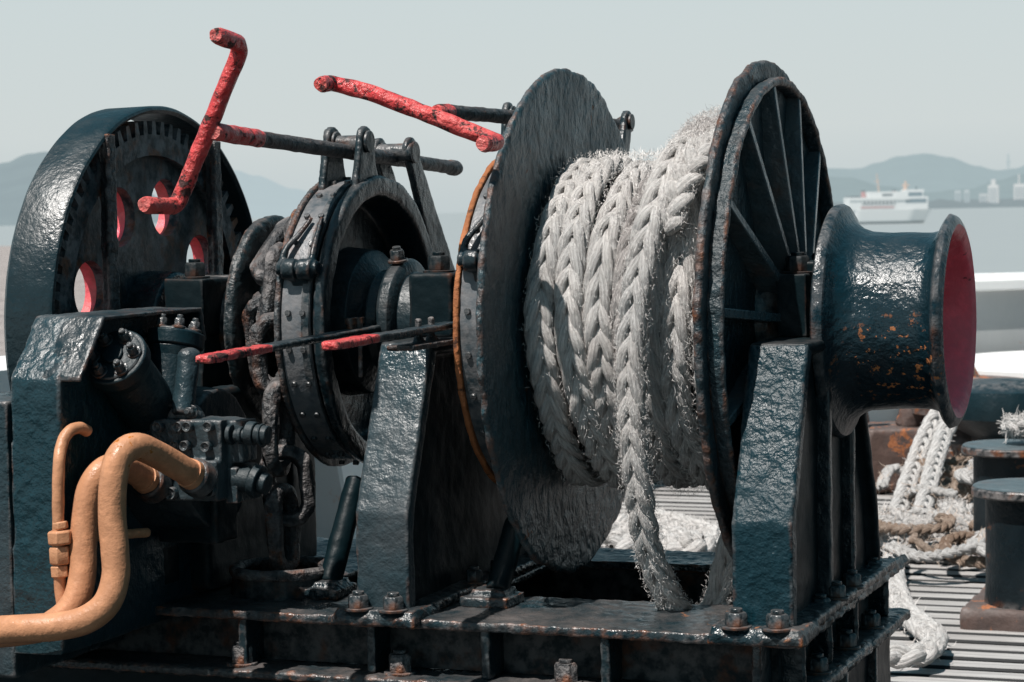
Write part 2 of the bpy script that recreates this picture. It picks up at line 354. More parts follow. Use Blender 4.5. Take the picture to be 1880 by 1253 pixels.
# ---- warping drum
wx = .487
prof = [(0, .05), (0, .192), (.004, .199), (.012, .200), (.020, .196), (.027, .181), (.035, .168), (.047, .159), (.063, .153), (.10, .150), (.15, .149), (.168, .1495), (.180, .153), (.188, .161), (.193, .174),
        (.199, .181), (.206, .178), (.211, .170), (.213, .163), (.205, .150), (.16, .128), (.08, .11), (.075, .05)]
def dens(p, mx=.007):
    o = []
    for a, b in zip(p, p[1:]):
        n = max(1, int(math.hypot(b[0]-a[0], b[1]-a[1])/mx)); o += [(a[0]+(b[0]-a[0])*i/n, a[1]+(b[1]-a[1])*i/n) for i in range(n)]
    return o+[p[-1]]
outer = dens(prof[:19]); inner = dens(prof[18:])
wd = build(MB().lathe([(x+wx, r) for x, r in outer], closed=False, seg=200, jit=.0022), 'warping_drum', M['warp'], win, label='flared warping drum with chipped gloss black paint')
build(MB().lathe([(x+wx, r) for x, r in inner], closed=False, seg=160, jit=.0022), 'drum_mouth', M['red_in'], wd, label='red painted hollow end of the warping drum')
build(MB().lathe([(wx+.07, .001), (wx+.07, .06), (wx+.1, .05), (wx+.105, .001)], closed=False, seg=48), 'shaft_end_cap', M['red_in'], wd)
# ---- support posts and their bearings
def post(x0, x1, mat, name='support_post', ribs=False):
    poly = [(-.425, .485), (-.425, .655), (-.305, .93), (-.10, .93), (.10, .93), (.13, .80), (.235, .60), (.25, .485)]
    m = MB()
    def strip(i, j, t, a, b):                       # flange strips following the outline
        (y0, z0), (y1, z1) = poly[i], poly[j]; d = Vector((y1-y0, z1-z0)).normalized(); n_ = Vector((d.y, -d.x))*t
        m.prism([(y0, z0), (y1, z1), (y1+n_.x, z1+n_.y), (y0+n_.x, z0+n_.y)], a, b)
    for i in range(2): strip(i, i+1, .03, x0, x1)
    o = build(m, name, mat, win, lump=(.0048, .005, .045))
    m = MB()
    for i in range(2, 7): strip(i, i+1, .022, x0, x1)
    m.prism([(y*.97, z) for y, z in poly], x0+.030, x1-.022)
    build(m, 'post_web', M['black_dull'], o, lump=(.0055, .004, .045))  # web darker than the front strips, shade of the side put into its paint
    if ribs:
        rb = MB().box(x1-.03, x1+.0, -.16, -.14, .49, .90).box(x1-.03, x1-.002, .03, .05, .49, .90)
        build(rb, 'post_rib', M['black'], o, lump=(.005, .004, .04))
    return o
p1 = post(-.232, -.137, M['post_grey']); p2 = post(.413, .511, M['post_shaded'], ribs=True)  # left post in the greyer lit paint, right post in the shaded copy
for o, x0, x1 in ((p1, -.232, -.137), (p2, .413, .511)):
    foot = MB().box(x0-.025, x1+.02, -.455, .29, .48, .497)
    foot.box(x0-.03, x1+.024, -.462, -.35, .470, .4865)
    build(foot, 'foot_plate', M['plate_top'], o, lump=(.004, .008, .02))
    for bx in (x0+.012, x1-.02): add_bolt(o, (bx, -.445, .496), (0, 0, 1), .0185, .021, 'black')
    for by in (.0, .12): add_bolt(o, (x1+.006, by-.15, .496), (0, 0, 1), .016, .02)
def bearing(x0, x1, y=.16, top=.10, mat='black_dull'):
    m = MB().box(x0, x1, -y, y, .93, S+top); b = build(m, 'bearing_block', M[mat], win, lump=(.0045, .005, .035))
    m2 = MB().lathe([(x0-.012, .05), (x0-.012, .088), (x1+.012, .088), (x1+.012, .05)], seg=64); build(m2, 'bearing_bush', M['black'], b)
    for by in (-y+.045, y-.045): add_bolt(b, ((x0+x1)/2, by, S+top+.001), (0, 0, 1), .021, .026, mat)
    return b
b1 = bearing(-.238, -.155, .17, .093); b2 = bearing(.418, .470, .14, .085)
build(MB().box(.42, .478, -.10, .03, S+.083, S+.105), 'bearing_cap', M['black_dull'], b2, lump=(.0045, .004, .03))
b3 = bearing(-.735, -.655, .15, .085)
build(MB().prism([(-.20, .49), (-.14, .94), (.14, .94), (.2, .49)], -.735, -.66), 'bearing_pedestal', M['black_dull'], win, lump=(.006, .006, .05))
# ---- brake drums
def brake(xl, xr, r, band_mat, lipmat, cup=True, ring_w=.022):
    bd = MB()
    w = xr-xl
    if cup:
        p = [(xr, r+.003), (xr, r-.034), (xr-.02, r-.040), (xl+.02, r-.045), (xl+.02, .05), (xl, .05), (xl, r-.03), (xl+.004, r-.024), (xr-.024, r-.020), (xr-.022, r+.001)]
    else: p = [(xr, .05), (xr, r-.01), (xl+.004, r-.01), (xl, r-.016), (xl, .05)]
    o = build(bd.lathe(p, seg=160, jit=.003), 'brake_drum', M['black'], win, lump=(.005, .004, .035))
    a0, a1 = math.radians(-62), math.radians(250)
    bb = MB().lathe([(xl+.006, r-.012), (xl+.006, r-.004), (xr-.03, r-.004), (xr-.03, r-.012)], seg=150, a0=a0, a1=a1, jit=.0015)
    bo = build(bb, 'brake_band', band_mat, o)
    rim = MB().lathe([(xl-.006, r-.018), (xl-.006, r+.004), (xl+.005, r+.004), (xl+.005, r-.018)], seg=150, jit=.003)
    build(rim, 'band_rim', lipmat, o, lump=(.004, .003, .02))
    for k in range(17):
        a = math.radians(62+k*14)
        for x in (xl+.02, xr-.042):
            d = Vector((0, math.cos(a), math.sin(a))); c = Vector((x, 0, S))+d*(r-.006)
            if 'rivet' not in BOLT: BOLT['rivet'] = q = build(MB().hexa((0, 0, 0), (0, 0, 1), .0058, .0075, seg=10), 'rivet', M['black'], o, origin=(0, 0, 0))
            else: q = BOLT['rivet'].copy(); sc.collection.objects.link(q); q.parent = o
            q.location = c; q.rotation_euler = Vector((0, 0, 1)).rotation_difference(d).to_euler()
    return o, bo
M['band'] = paint('brake_band_worn_paint', base=(.014, .030, .038), dust=(.19, .20, .215), dust_amt=.9, rough=.28, b1=.25, b2=.4, edge_amt=.35, erust=0, topdust=.3)
k1, kb1 = brake(-.447, -.357, .266, M['band'], M['rim'])
hub = [(-.44, .05), (-.44, .14), (-.378, .132), (-.372, .124), (-.355, .095), (-.334, .088), (-.330, .108), (-.322, .115), (-.306, .115), (-.300, .108), (-.296, .090), (-.262, .088), (-.262, .05)]
build(MB().lathe(hub, seg=96, jit=.0015), 'drum_hub', M['black'], k1, bevel=.0015)
add_bolt(k1, (-.315, -.035, S+.112), (0, -.2, 1), .014, .018)
k2, kb2 = brake(-.093, -.008, .305, M['band'], M['orange_rust'], cup=False)
# dark painted stripe round the first band
build(MB().lathe([(-.402, .2615), (-.402, .2640), (-.388, .2640), (-.388, .2615)], seg=120, a0=math.radians(100), a1=math.radians(200)), 'band_stripe', M['black_smooth'], kb1)
# ---- brake spindles with their lugs and red handles
def lug(x, y, zt, zb, w, t=.014, mat='black', parent=win, hole=.02, name='spindle_lug', lean=0):
    poly = []
    for k in range(9): a = PI*k/8; poly.append((y+w*.62*math.cos(a), zt+w*.62*math.sin(a)))
    poly += [(y-w*1.25+lean, zb), (y+w*1.25+lean, zb)]
    o = build(MB().prism(poly, x-t/2, x+t/2), name, M[mat], parent, lump=(.004, .003, .03))
    build(MB().cyl((x+t/2, y, zt-.002), (x+t/2+.006, y, zt-.002), w*.46, seg=24), 'lug_boss', M[mat], o, bevel=.0015)
    return o
def rough_rod(pts, r, seg=14, jit=.003):
    jit *= .42
    q = resample(pts, .006); n = len(q); return MB().tube(q, [r*min(1, (.80+.12*min(i, n-1-i))) for i in range(n)], seg+4, jit=jit)
z1 = 1.272
sp1 = build(rough_rod([(-.40, -.50, 1.282), (-.40, .474, 1.238)], .0135), 'brake_spindle', M['rustmetal'], win)
build(rough_rod([(-.40, .425, 1.240), (-.40, .478, 1.2375)], .016, jit=.001), 'spindle_end', M['rustmetal'], sp1)
for x in (-.437, -.372): lug(x, -.045, z1+.010, 1.19, .044, parent=kb1)
for x in (-.437, -.372): lug(x, .165, z1-.006, .98, .045, parent=kb1, name='brake_lever', lean=.19)
build(MB().cyl((-.445, -.045, z1+.004), (-.368, -.045, z1+.004), .0165), 'spindle_nut', M['black'], sp1, bevel=.002)
build(MB().cyl((-.445, .155, z1-.008), (-.36, .155, z1-.008), .0175), 'spindle_nut', M['black'], sp1, bevel=.002)
RR = .0138
def rounded(pts, rad=.022, n=6):
    P = [Vector(p) for p in pts]; out = [P[0]]
    for a, b, c in zip(P, P[1:], P[2:]):
        u = (a-b).normalized(); w = (c-b).normalized(); p, q = b+u*rad, b+w*rad
        for i in range(n+1): t = i/n; out.append(p*(1-t)**2+b*2*t*(1-t)+q*t*t)
    return out+[P[-1]]
h1 = [(-.347, -.655, 1.433), (-.347, -.565, 1.423), (-.473, -.565, 1.166), (-.473, -.675, 1.170)]
ch1 = build(rough_rod(rounded(h1), RR, 16, .004), 'crank_handle', M['red'], sp1, label='upright red crank handle with both grips bent back')
build(rough_rod([(-.40, -.57, 1.286), (-.40, -.40, 1.278)], .0148, 14, .004), 'spindle_sleeve', M['red'], sp1)
z2 = 1.314
sp2 = build(rough_rod([(-.08, -.37, 1.314), (-.08, .575, 1.318)], .0125), 'brake_spindle', M['rustmetal'], win)
build(MB().hexa((-.08, .575, 1.318), (0, 1, 0), .02, .03), 'spindle_end', M['black'], sp2)
for x in (-.1, -.045): lug(x, -.02, z2+.01, 1.235, .032, parent=kb2)
for x in (-.1, -.045): lug(x, .50, z2+.01, 1.0, .034, parent=kb2, name='brake_lever', lean=-.14)
h2 = [(-.258, -.465, 1.361), (-.265, -.405, 1.366), (-.19, -.405, 1.346), (.030, -.405, 1.260), (.030, -.485, 1.256)]
build(rough_rod(rounded(h2), RR, 16, .0045), 'crank_handle', M['red'], sp2, label='nearly level red crank handle beside the drum flange')
build(rough_rod([(-.08, -.405, 1.312), (-.08, -.335, 1.314)], .0138, 14, .004), 'spindle_sleeve', M['red'], sp2)
# ---- clevises on the front of each band
def clevis(x, r, ang, parent):
    a = math.radians(ang); d = Vector((0, math.cos(a), math.sin(a))); t = Vector((0, math.sin(a), -math.cos(a))); X = Vector((1, 0, 0)); c = Vector((x, 0, S))+d*(r+.014); m = MB()
    for dx in (-.036, .022):             # straps rising onto the band
        m.tube(bez([c+X*dx-t*.012, c+X*dx*.95+t*.022+d*.002, c+X*(dx*.6+.004)+t*.060-d*.010, c+X*(dx*.35+.006)+t*.095-d*.022], 5), [.0075-.0002*i for i in range(16)], 10)
    m.cyl(c-X*.044-t*.012, c+X*.036-t*.012, .0125)
    for x0, x1 in ((-.030, -.006), (.0, .010), (.016, .026)): m.cyl(c+X*x0-t*.014, c+X*x1-t*.014, .0195, seg=28)
    m.prism([(c.y-.008, c.z-.02), (c.y+.02, c.z-.03), (c.y+.03, c.z-.08), (c.y+.012, c.z-.08)], x-.02, x+.012)
    return build(m, 'band_clevis', M['black'], parent, lump=(.003, .0015, .02))
clevis(-.405, .262, 155, kb1); clevis(-.045, .305, 156, kb2)
# ---- clutch levers (flat bars with red ends, pointing at the camera side)
def lever(x, ya, yb, za, zb, redto, label):
    def bar(y0, y1, t, w):
        n = 12; m = MB(); vs = []
        for i in range(n+1):
            y = y0+(y1-y0)*i/n; z = za+(zb-za)*(y-ya)/(yb-ya); j = .0016*mnoise.noise(Vector((x*50, y*60, 3)))
            vs += [(x-w+j, y, z-t), (x+w+j, y, z-t), (x+w-j, y, z+t+j), (x-w, y, z+t)]
        fs = [(0, 1, 2, 3), tuple(4*n+q for q in (3, 2, 1, 0))]+[(4*i+k, 4*i+(k+1) % 4, 4*i+4+(k+1) % 4, 4*i+4+k) for i in range(n) for k in range(4)]
        return m.add(vs, fs)
    o = build(bar(redto-.004, yb, .0062, .014), 'clutch_lever', M['black'], win, lump=(.0035, .002, .02), label=label)
    build(bar(ya, redto, .0068, .0148), 'lever_tip', M['red'], o, lump=(.0035, .003, .02)); return o
lv1 = lever(-.33, -.755, .0, .930, .945, -.54, 'long flat clutch lever with worn red tip')
lv2 = lever(-.12, -.744, -.26, .951, .957, -.585, 'shorter flat clutch lever with red tip in front of rim')
for y in (-.20, -.17): build(MB().cyl((-.335, y, .945), (-.335, y, .965), .008).cyl((-.335, y, .955), (-.335, y, .966), .011), 'lever_pin', M['black'], lv1)
build(MB().cyl((-.33, -.175, .86), (-.33, -.175, .94), .004), 'lever_pin', M['rustmetal'], lv1)
lk = MB()
for y in (-.39, -.335): lk.cyl((-.125, y, .925), (-.125, y, .975), .006).cyl((-.125, y, .93), (-.125, y, .94), .011)
lk.box(-.15, -.10, -.47, -.28, .925, .935)
build(lk, 'lever_link', M['rustmetal'], lv2, lump=(.0035, .002, .02))
# ---- chain wheel
cw = build(MB().lathe([(-.592, .05), (-.592, .192), (-.588, .2), (-.574, .2), (-.568, .192), (-.560, .135), (-.545, .12), (-.51, .118), (-.495, .13), (-.487, .15), (-.480, .155), (-.468, .155), (-.462, .15), (-.462, .05)], seg=120, jit=.006),
           'chain_wheel', M['wheel'], win, lump=(.0042, .0035, .018))
for k in range(5):
    a = math.radians(20+72*k); build(MB().ell((-.527, math.cos(a)*.135, S+math.sin(a)*.135), (.035, .03, .03), jit=.3), 'whelp', M['rustmetal'], cw, lump=(.005, .006, .02))
# ---- gear wheel and its guard
GX = -.84
m = MB(); nt = 72; prof2 = []
for k in range(nt):
    for f_, r in ((-.28, .358), (-.16, .384), (.16, .384), (.28, .358)):
        a = 2*PI*(k+f_)/nt; prof2.append((math.cos(a)*r, math.sin(a)*r))
def ring_faces(outer, rin, x0, x1):
    n = len(outer); vs = []
    for x in (x0, x1):
        vs += [(x, y, S+z) for y, z in outer]+[(x, rin*y/math.hypot(y, z), S+rin*z/math.hypot(y, z)) for y, z in outer]
    fs = []
    for k in range(n):
        j = (k+1) % n; fs += [(k, j, n+j, n+k), (2*n+k, 3*n+k, 3*n+j, 2*n+j), (k, 2*n+k, 2*n+j, j), (n+k, n+j, 3*n+j, 3*n+k)]
    return vs, fs
m.add(*ring_faces(prof2, .318, -.885, -.832))
M['gear'] = paint('greased_gear_paint', base=(.005, .018, .024), dust=(.012, .022, .026), dust_amt=.5, rough=.5, b1=.3, b2=.4, edge=(.26, .26, .27), edge_amt=.5, spec=.22)
gw = build(m, 'gear_wheel', M['gear'], win, smooth=30)
# web with eight round openings
bm = bmesh.new()
def web(mb, x0, x1, R, ri, holes, hr, hd):
    # radial grid built from sectors, each sector a quad ring round its opening
    n = len(holes); sec = 2*PI/n
    for ha in holes:
        N_ = 32; inner_ = []; outer_ = []
        for k in range(N_):
            a = 2*PI*k/N_; inner_.append((hd+hr*math.cos(a), hr*math.sin(a)))
            # outer sector boundary in the direction a from the hole centre
            dx, dy = math.cos(a), math.sin(a); t = 9
            lo, hi = 0, .5
            for _ in range(30):
                t = (lo+hi)/2; x, y = hd+dx*t, dy*t; rr = math.hypot(x, y); an = abs(math.atan2(y, x))
                if rr > R or rr < ri or an > sec/2: hi = t
                else: lo = t
            outer_.append((hd+dx*lo, dy*lo))
        for p_, x_ in ((R, 0), (ri, 0)):
            for sg in (-1, 1):
                a = math.atan2(p_*math.sin(sg*sec/2), p_*math.cos(sg*sec/2)-hd); k = round(a/(2*PI)*N_) % N_
                outer_[k] = (p_*math.cos(sg*sec/2), p_*math.sin(sg*sec/2))
        c, s_ = math.cos(ha), math.sin(ha); vs = []
        for x in (x0, x1):
            for L in (inner_, outer_): vs += [(x, c*u-s_*v, S+s_*u+c*v) for u, v in L]
        fs = []
        for k in range(N_):
            j = (k+1) % N_; fs += [(k, j, N_+j, N_+k), (2*N_+k, 3*N_+k, 3*N_+j, 2*N_+j), (k, 2*N_+k, 2*N_+j, j)]
        mb.add(vs, fs)
    return mb
bm.free()
build(web(MB(), -.872, -.850, .322, .085, [math.radians(73+45*k) for k in range(8)], .056, .228), 'gear_web', M['gear'], gw, smooth=30)
build(MB().lathe([(-.90, .05), (-.90, .1), (-.79, .095), (-.785, .09), (-.785, .05)], seg=64), 'gear_hub', M['black'], gw, bevel=.002)
for k in range(8):
    a = math.radians(73+45*k); y_, z_ = math.cos(a)*.228, S+math.sin(a)*.228; m = MB(); n_ = 40
    vs = [(x, y_+r_*math.cos(2*PI*q/n_), z_+r_*math.sin(2*PI*q/n_)) for x, r_ in ((-.871, .0555), (-.895, .0555), (-.895, .060), (-.871, .060)) for q in range(n_)]
    m.add(vs, [(u*n_+q, u*n_+(q+1) % n_, ((u+1) % 4)*n_+(q+1) % n_, ((u+1) % 4)*n_+q) for u in range(4) for q in range(n_)])
    build(m, 'opening_liner', M['red_in'], gw, label='red painted lining of a round opening')
gg = build(MB().lathe([(-.916, .395), (-.916, .403), (-.908, .410), (-.82, .412), (-.814, .409), (-.812, .404), (-.818, .398), (-.85, .397)], seg=180, jit=.0012, a0=math.radians(-70), a1=math.radians(250)), 'gear_guard', M['black_smooth'], win,
           label='broad curved guard over the big gear wheel')
for yb in (-.2, .205):
    zt = math.sqrt(.405**2-yb**2)
    br = MB().box(-.818, -.806, yb-.014, yb+.014, .55, S+zt).box(-.835, -.818, yb-.004, yb+.004, .55, S+zt-.005)
    build(br, 'guard_strap', M['rustmetal'], gg, lump=(.0042, .006, .02))
# ---- hydraulic motor housing
hb = MB().prism([(-.725, .45), (-.712, .893), (-.632, .992), (-.30, .99), (-.29, .95), (-.25, .45)], -.705, -.612)
hs = build(hb, 'motor_housing', M['black_front'], win, lump=(.005, .006, .04), label='sloped front housing plate beside the orange pipes')
hb = MB()
pl = [(-.712, .893), (-.632, .992), (-.30, .99), (-.285, .93)]
for (y0, z0_), (y1, z1_) in zip(pl, pl[1:]): 
    d = Vector((y1-y0, z1_-z0_)).normalized(); n_ = Vector((d.y, -d.x))*.009
    hb.prism([(y0, z0_), (y1, z1_), (y1+n_.x, z1_+n_.y), (y0+n_.x, z0_+n_.y)], -.65, -.575)
build(hb, 'housing_lip', M['black'], hs, lump=(.0045, .004, .03))
build(MB().box(-.85, -.72, -.70, -.3, .40, .855), 'motor_housing', M['greyside'] if False else M['post_grey'], win, lump=(.007, .006, .05))
# radial piston motor: cylinders fan out from the crankcase
mc = Vector((-.545, -.40, .735))
mo = build(MB().cyl(mc+Vector((-.07, 0, 0)), mc+Vector((.05, 0, 0)), .13, .12, seg=48), 'hydraulic_motor', M['black'], win, lump=(.005, .004, .04))
def cylinder(tip, axis, r, L, nb, mat, x=0):
    ax = Vector(axis).normalized(); t = Vector(tip); m = MB()
    m.cyl(t-ax*.028, t-ax*L, r*.90, r*.98, seg=36).cyl(t-ax*.030, t-ax*.004, r*1.06, seg=40).cyl(t-ax*.006, t, r*.92, seg=36).cyl(t-ax*.03, t-ax*.05, r*1.0, r*.9, seg=36)
    c = build(m, 'motor_cylinder', mat, mo, smooth=40, bevel=.003)
    u = ax.orthogonal().normalized(); w = ax.cross(u)
    for k in range(nb):
        a = 2*PI*(k+.3)/nb; add_bolt(c, t+(u*math.cos(a)+w*math.sin(a))*r*.70-ax*.001, ax, .0095, .014)
    build(MB().lathe([(0, .001), (0, r*.35), (.004, r*.3), (.005, .001)], closed=False, c=tuple(t), seg=20, axis='z') if False else MB().cyl(t, t+ax*.006, r*.34, seg=24), 'cylinder_cap', mat, c, bevel=.0015)
    return c
t1 = W(208, 652, Y=-.60); c1 = cylinder(t1, Vector(t1)-Vector(W(300, 790, Y=-.43)), .052, .24, 6, M['black_smooth'])
t2 = W(325, 607, Y=-.42); c2 = cylinder(t2, Vector(t2)-Vector(W(305, 770, Y=-.46)), .046, .20, 6, M['black_smooth'])
t3 = W(347, 655, Y=-.47); build(MB().cyl(t3, W(335, 762, Y=-.50), .019, seg=24).ell(t3, (.021, .021, .016)), 'side_cylinder', M['post_grey'], mo, lump=(.004, .003, .02))
# valve block: stepped manifold with socket bolts
vy = -.52
def pxbox(mb, xa, ya, xb, yb, y0, y1):
    a = W(xa, ya, Y=y0); b = W(xb, yb, Y=y0); return mb.box(a[0], b[0], y0, y1, b[2], a[2])
vb = MB(); pxbox(vb, 272, 770, 408, 915, vy, -.45); pxbox(vb, 262, 795, 280, 815, vy+.02, -.45); pxbox(vb, 300, 845, 400, 922, vy-.012, -.46); pxbox(vb, 400, 772, 446, 850, vy+.025, -.44); pxbox(vb, 400, 852, 425, 905, vy+.025, -.44)
v_o = build(vb, 'valve_block', M['post_grey'], win, lump=(.0034, .0035, .02), label='small valve block studded with socket bolts')
def sbolt(parent, c, ax, r=.011, h=.014, mat='black'):
    key = ('s', r, h, mat)
    if key not in BOLT:
        m = MB(); m.tube([(0, 0, 0), (0, 0, h*.85), (0, 0, h)], [r, r, r*.9], 20, cap=False)
        n = len(m.v); m.tube([(0, 0, h), (0, 0, h-.004)], [r*.9, r*.5], 20, cap=False); m.tube([(0, 0, h-.004), (0, 0, h-.011)], [r*.5, r*.45], 6)
        o = build(m, 'bolt', M[mat], parent, origin=(0, 0, 0)); BOLT[key] = o
    else: o = BOLT[key].copy(); sc.collection.objects.link(o); o.parent = parent
    o.location = Vector(c)-wloc(parent); o.rotation_euler = Vector((0, 0, 1)).rotation_difference(Vector(ax)).to_euler(); return o
for px, py in ((294, 783), (331, 783), (348, 783), (386, 783), (290, 818), (325, 818), (343, 818), (382, 820), (297, 905), (318, 905), (388, 900), (284, 862), (272, 905)):
    sbolt(v_o, W(px, py, Y=vy-.001 if py < 840 else vy-.013), (0, -1, 0), .0085 if py < 840 else .0105, .013, 'post_grey')
fx = MB()
def pxcyl(mb, a, b, Y, r, seg=16): return mb.cyl(W(*a, Y=Y), W(*b, Y=Y), r, seg=seg)
for a, b, r in (((420, 798), (428, 798), .017), ((432, 800), (452, 800), .011), ((440, 800), (447, 800), .015), ((455, 795), (470, 797), .02), ((470, 797), (493, 800), .016), ((480, 800), (484, 800), .02)):
    pxcyl(fx, a, b, -.50, r)
build(fx, 'valve_fitting', M['black_smooth'], v_o, smooth=40, bevel=.0015); fx = MB()
for a, b, r in (((434, 880), (465, 882), .022), ((465, 882), (478, 886), .028), ((478, 886), (492, 890), .018)):
    pxcyl(fx, a, b, -.48, r)
build(fx, 'valve_fitting', M['black_smooth'], v_o, smooth=40, bevel=.0015)
fx = MB(); pxbox(fx, 413, 858, 436, 925, -.50, -.42); build(fx, 'valve_end_plate', M['post_grey'], v_o, lump=(.0034, .003, .02))
fx = MB(); c_ = Vector(W(350, 772, Y=-.47)); fx.cyl(c_, c_+Vector((0, -.03, 0)), .03, seg=32); build(fx, 'valve_cap', M['post_grey'], v_o, bevel=.003); add_bolt(v_o, W(352, 757, Y=-.50), (0, -1, .1), .009, .01)
# lower hidden pump group in the shade
lp = MB(); pxbox(lp, 285, 905, 400, 1000, -.44, -.36); pxbox(lp, 240, 1000, 300, 1080, -.4, -.34)
build(lp, 'pump_casing', M['black_dull'], win, lump=(.006, .006, .04))
gc = MB().box(-.66, -.565, .02, .12, .485, .86).box(-.62, -.575, -.30, .06, .485, .84)
build(gc, 'gearbox_casing', M['black_dull'], win, lump=(.007, .006, .05))
# ---- pipes
def ppath(pts): return [W(x, y, Y=Y) for x, y, Y in pts]
pipeA = ppath([(352, 872, -.575), (335, 862, -.60), (290, 836, -.65), (250, 820, -.70), (220, 838, -.73), (208, 885, -.745), (206, 950, -.75), (211, 1010, -.755), (212, 1060, -.76), (196, 1108, -.775), (158, 1138, -.79), (110, 1150, -.80), (50, 1154, -.81), (-30, 1158, -.81), (-160, 1163, -.81)])
pa = build(MB().tube(resample(bez(pipeA, 8), .006), .0222, 28, jit=.0004), 'hydraulic_pipe', M['pipe'], win, label='thick orange pipe bending over to the valve block')
pipeB = ppath([(270, 882, -.56), (250, 868, -.59), (222, 856, -.64), (190, 864, -.68), (166, 898, -.70), (156, 950, -.71), (153, 1010, -.72), (151, 1060, -.73), (138, 1105, -.745), (105, 1140, -.76), (50, 1159, -.77), (-160, 1178, -.77)])
pb = build(MB().tube(resample(bez(pipeB, 8), .006), .0218, 28, jit=.0004), 'hydraulic_pipe', M['pipe'], win, label='thick orange pipe half hidden behind its twin')
for o, P_ in ((pa, pipeA), (pb, pipeB)):
    a, b = Vector(P_[0]), Vector(P_[1]); d = (a-b).normalized()
    build(MB().tube(resample([a-d*.012, a+d*.004], .002), .0245, 24, jit=.003), 'pipe_collar', M['pipe'], o)
    build(MB().cyl(a, a+d*.03, .030, .032, seg=28), 'pipe_socket', M['black'], o, bevel=.004)
pipeC = ppath([(160, 792, -.66), (146, 786, -.68), (128, 792, -.70), (114, 815, -.715), (108, 860, -.735), (107, 965, -.74), (110, 1070, -.74), (116, 1120, -.74)])
pc = build(MB().tube(resample(bez(pipeC, 8), .006), .0098, 18, jit=.0008), 'hydraulic_pipe', M['pipe'], win, label='thin orange pipe with hexagonal couplings')
cp = MB()
for y0, y1, r in ((958, 972, .0125), (974, 1000, .0205), (1003, 1036, .018), (1038, 1060, .0155)):
    a = Vector(W(110, y0, Y=-.74)); b = Vector(W(112, y1, Y=-.74)); cp.tube([a, a.lerp(b, .12), a.lerp(b, .88), b], [r*.86, r, r, r*.86], 6)
build(cp, 'pipe_coupling', M['pipe'], pc, bevel=.0012)
build(MB().cyl(W(120, 990, Y=-.74), W(270, 978, Y=-.55), .008, seg=16), 'drain_tube', M['pipe'], pc)
# ---- base frame: bolted plate girder
ZB = .48
bf = build(MB().box(-1.1, .515, -.432, -.17, ZB-.016, ZB).box(.40, .515, -.17, .40, ZB-.016, ZB).box(-1.1, .40, .24, .40, ZB-.016, ZB).box(-1.1, -.45, -.17, .24, ZB-.017, ZB-.001).box(-.25, -.12, -.17, .24, ZB-.017, ZB-.001),
           'base_frame', M['plate_top'], win, lump=(.005, .007, .022), label='long black base frame with open bays under the drums')
build(MB().box(-1.1, .47, -.36, -.345, .385, ZB-.01).box(.455, .47, -.345, .36, .385, ZB-.01).box(-1.1, .455, .26, .275, .10, ZB-.01), 'girder_web', M['black_dull'], bf)
build(MB().box(-1.1, .53, -.45, -.15, .366, .384).box(.38, .53, -.15, .42, .366, .384), 'lower_girder_flange', M['plate_top'], bf, lump=(.005, .007, .022))
def stiff(x0, x1, y0, y1, z0, z1): return build(MB().box(x0, x1, y0, y1, z0, z1), 'girder_stiffener', M['black'], bf, lump=(.0042, .005, .02))
for px in (92, 445, 680, 890, 1110, 1388):
    x = W(px, 1200, Y=-.425)[0]; stiff(x-.008, x+.008, -.425, -.35, .383, ZB-.012)
for y in (-.33, -.14, .06, .33): stiff(.462, .508, y-.006, y+.006, .383, ZB-.012)
for px in (730, 1035, 440): 
    x = W(px, 1225, Y=-.42)[0]; add_bolt(bf, (x, -.41, .385), (0, 0, 1), .02, .03, 'rustmetal')
for y in (-.22, 0, .2): add_bolt(bf, (.50, y, .385), (0, 0, 1), .018, .022); add_bolt(bf, (.500, y+.03, ZB), (0, 0, 1), .017, .02)
# foundation below
build(MB().box(-1.1, .50, -.41, -.395, 0, .367).box(.485, .50, -.395, .38, 0, .367).box(-1.1, .485, .365, .38, 0, .367), 'foundation', M['black_dull'], win, lump=(.008, .005, .04))
for y in (-.3, -.06, .18): build(MB().box(.498, .515, y-.006, y+.006, 0, .367), 'foundation_rib', M['black'], win, bevel=.002)
# side beams under the frame ends: rounded weld bars along the right side
for zz in (ZB-.004, .372):
    build(MB().tube(resample([(.519, -.44, zz), (.519, .41, zz)], .01), .011, 12, jit=.006), 'edge_weld', M['rim'], bf)
# ---- band anchor struts
for (a, b, Yb) in (((605, 1072), (655, 880), -.28), ((912, 1088), (948, 960), -.30)):
    pa_ = Vector(W(*a, Z=.50)); pb_ = Vector(W(b[0], b[1], Y=pa_.y+.10))
    st = build(MB().cyl(pa_, pb_, .021, .02, seg=24, n=12), 'anchor_strut', M['black_dull'], win, lump=(.004, .003, .03))
    build(MB().box(pa_.x-.05, pa_.x+.035, pa_.y-.045, pa_.y+.045, .478, .497).box(pa_.x-.035, pa_.x+.025, pa_.y-.03, pa_.y+.03, .494, .508), 'strut_foot', M['plate_top'], st, lump=(.004, .007, .018))
# ---- chain pipe ring
c_ = Vector(W(520, 1045, Z=.52))
build(MB().tube([(c_.x+.085*math.cos(a), c_.y+.085*math.sin(a), c_.z) for a in [2*PI*k/40 for k in range(40)]], .011, 12, closed=True, jit=.003), 'chain_pipe_rim', M['rustmetal'], win)
build(MB().lathe([(-.05, .08), (-.05, .095), (-.005, .09), (-.005, .075)], c=tuple(c_), axis='z', seg=40), 'chain_pipe', M['black_dull'], win)
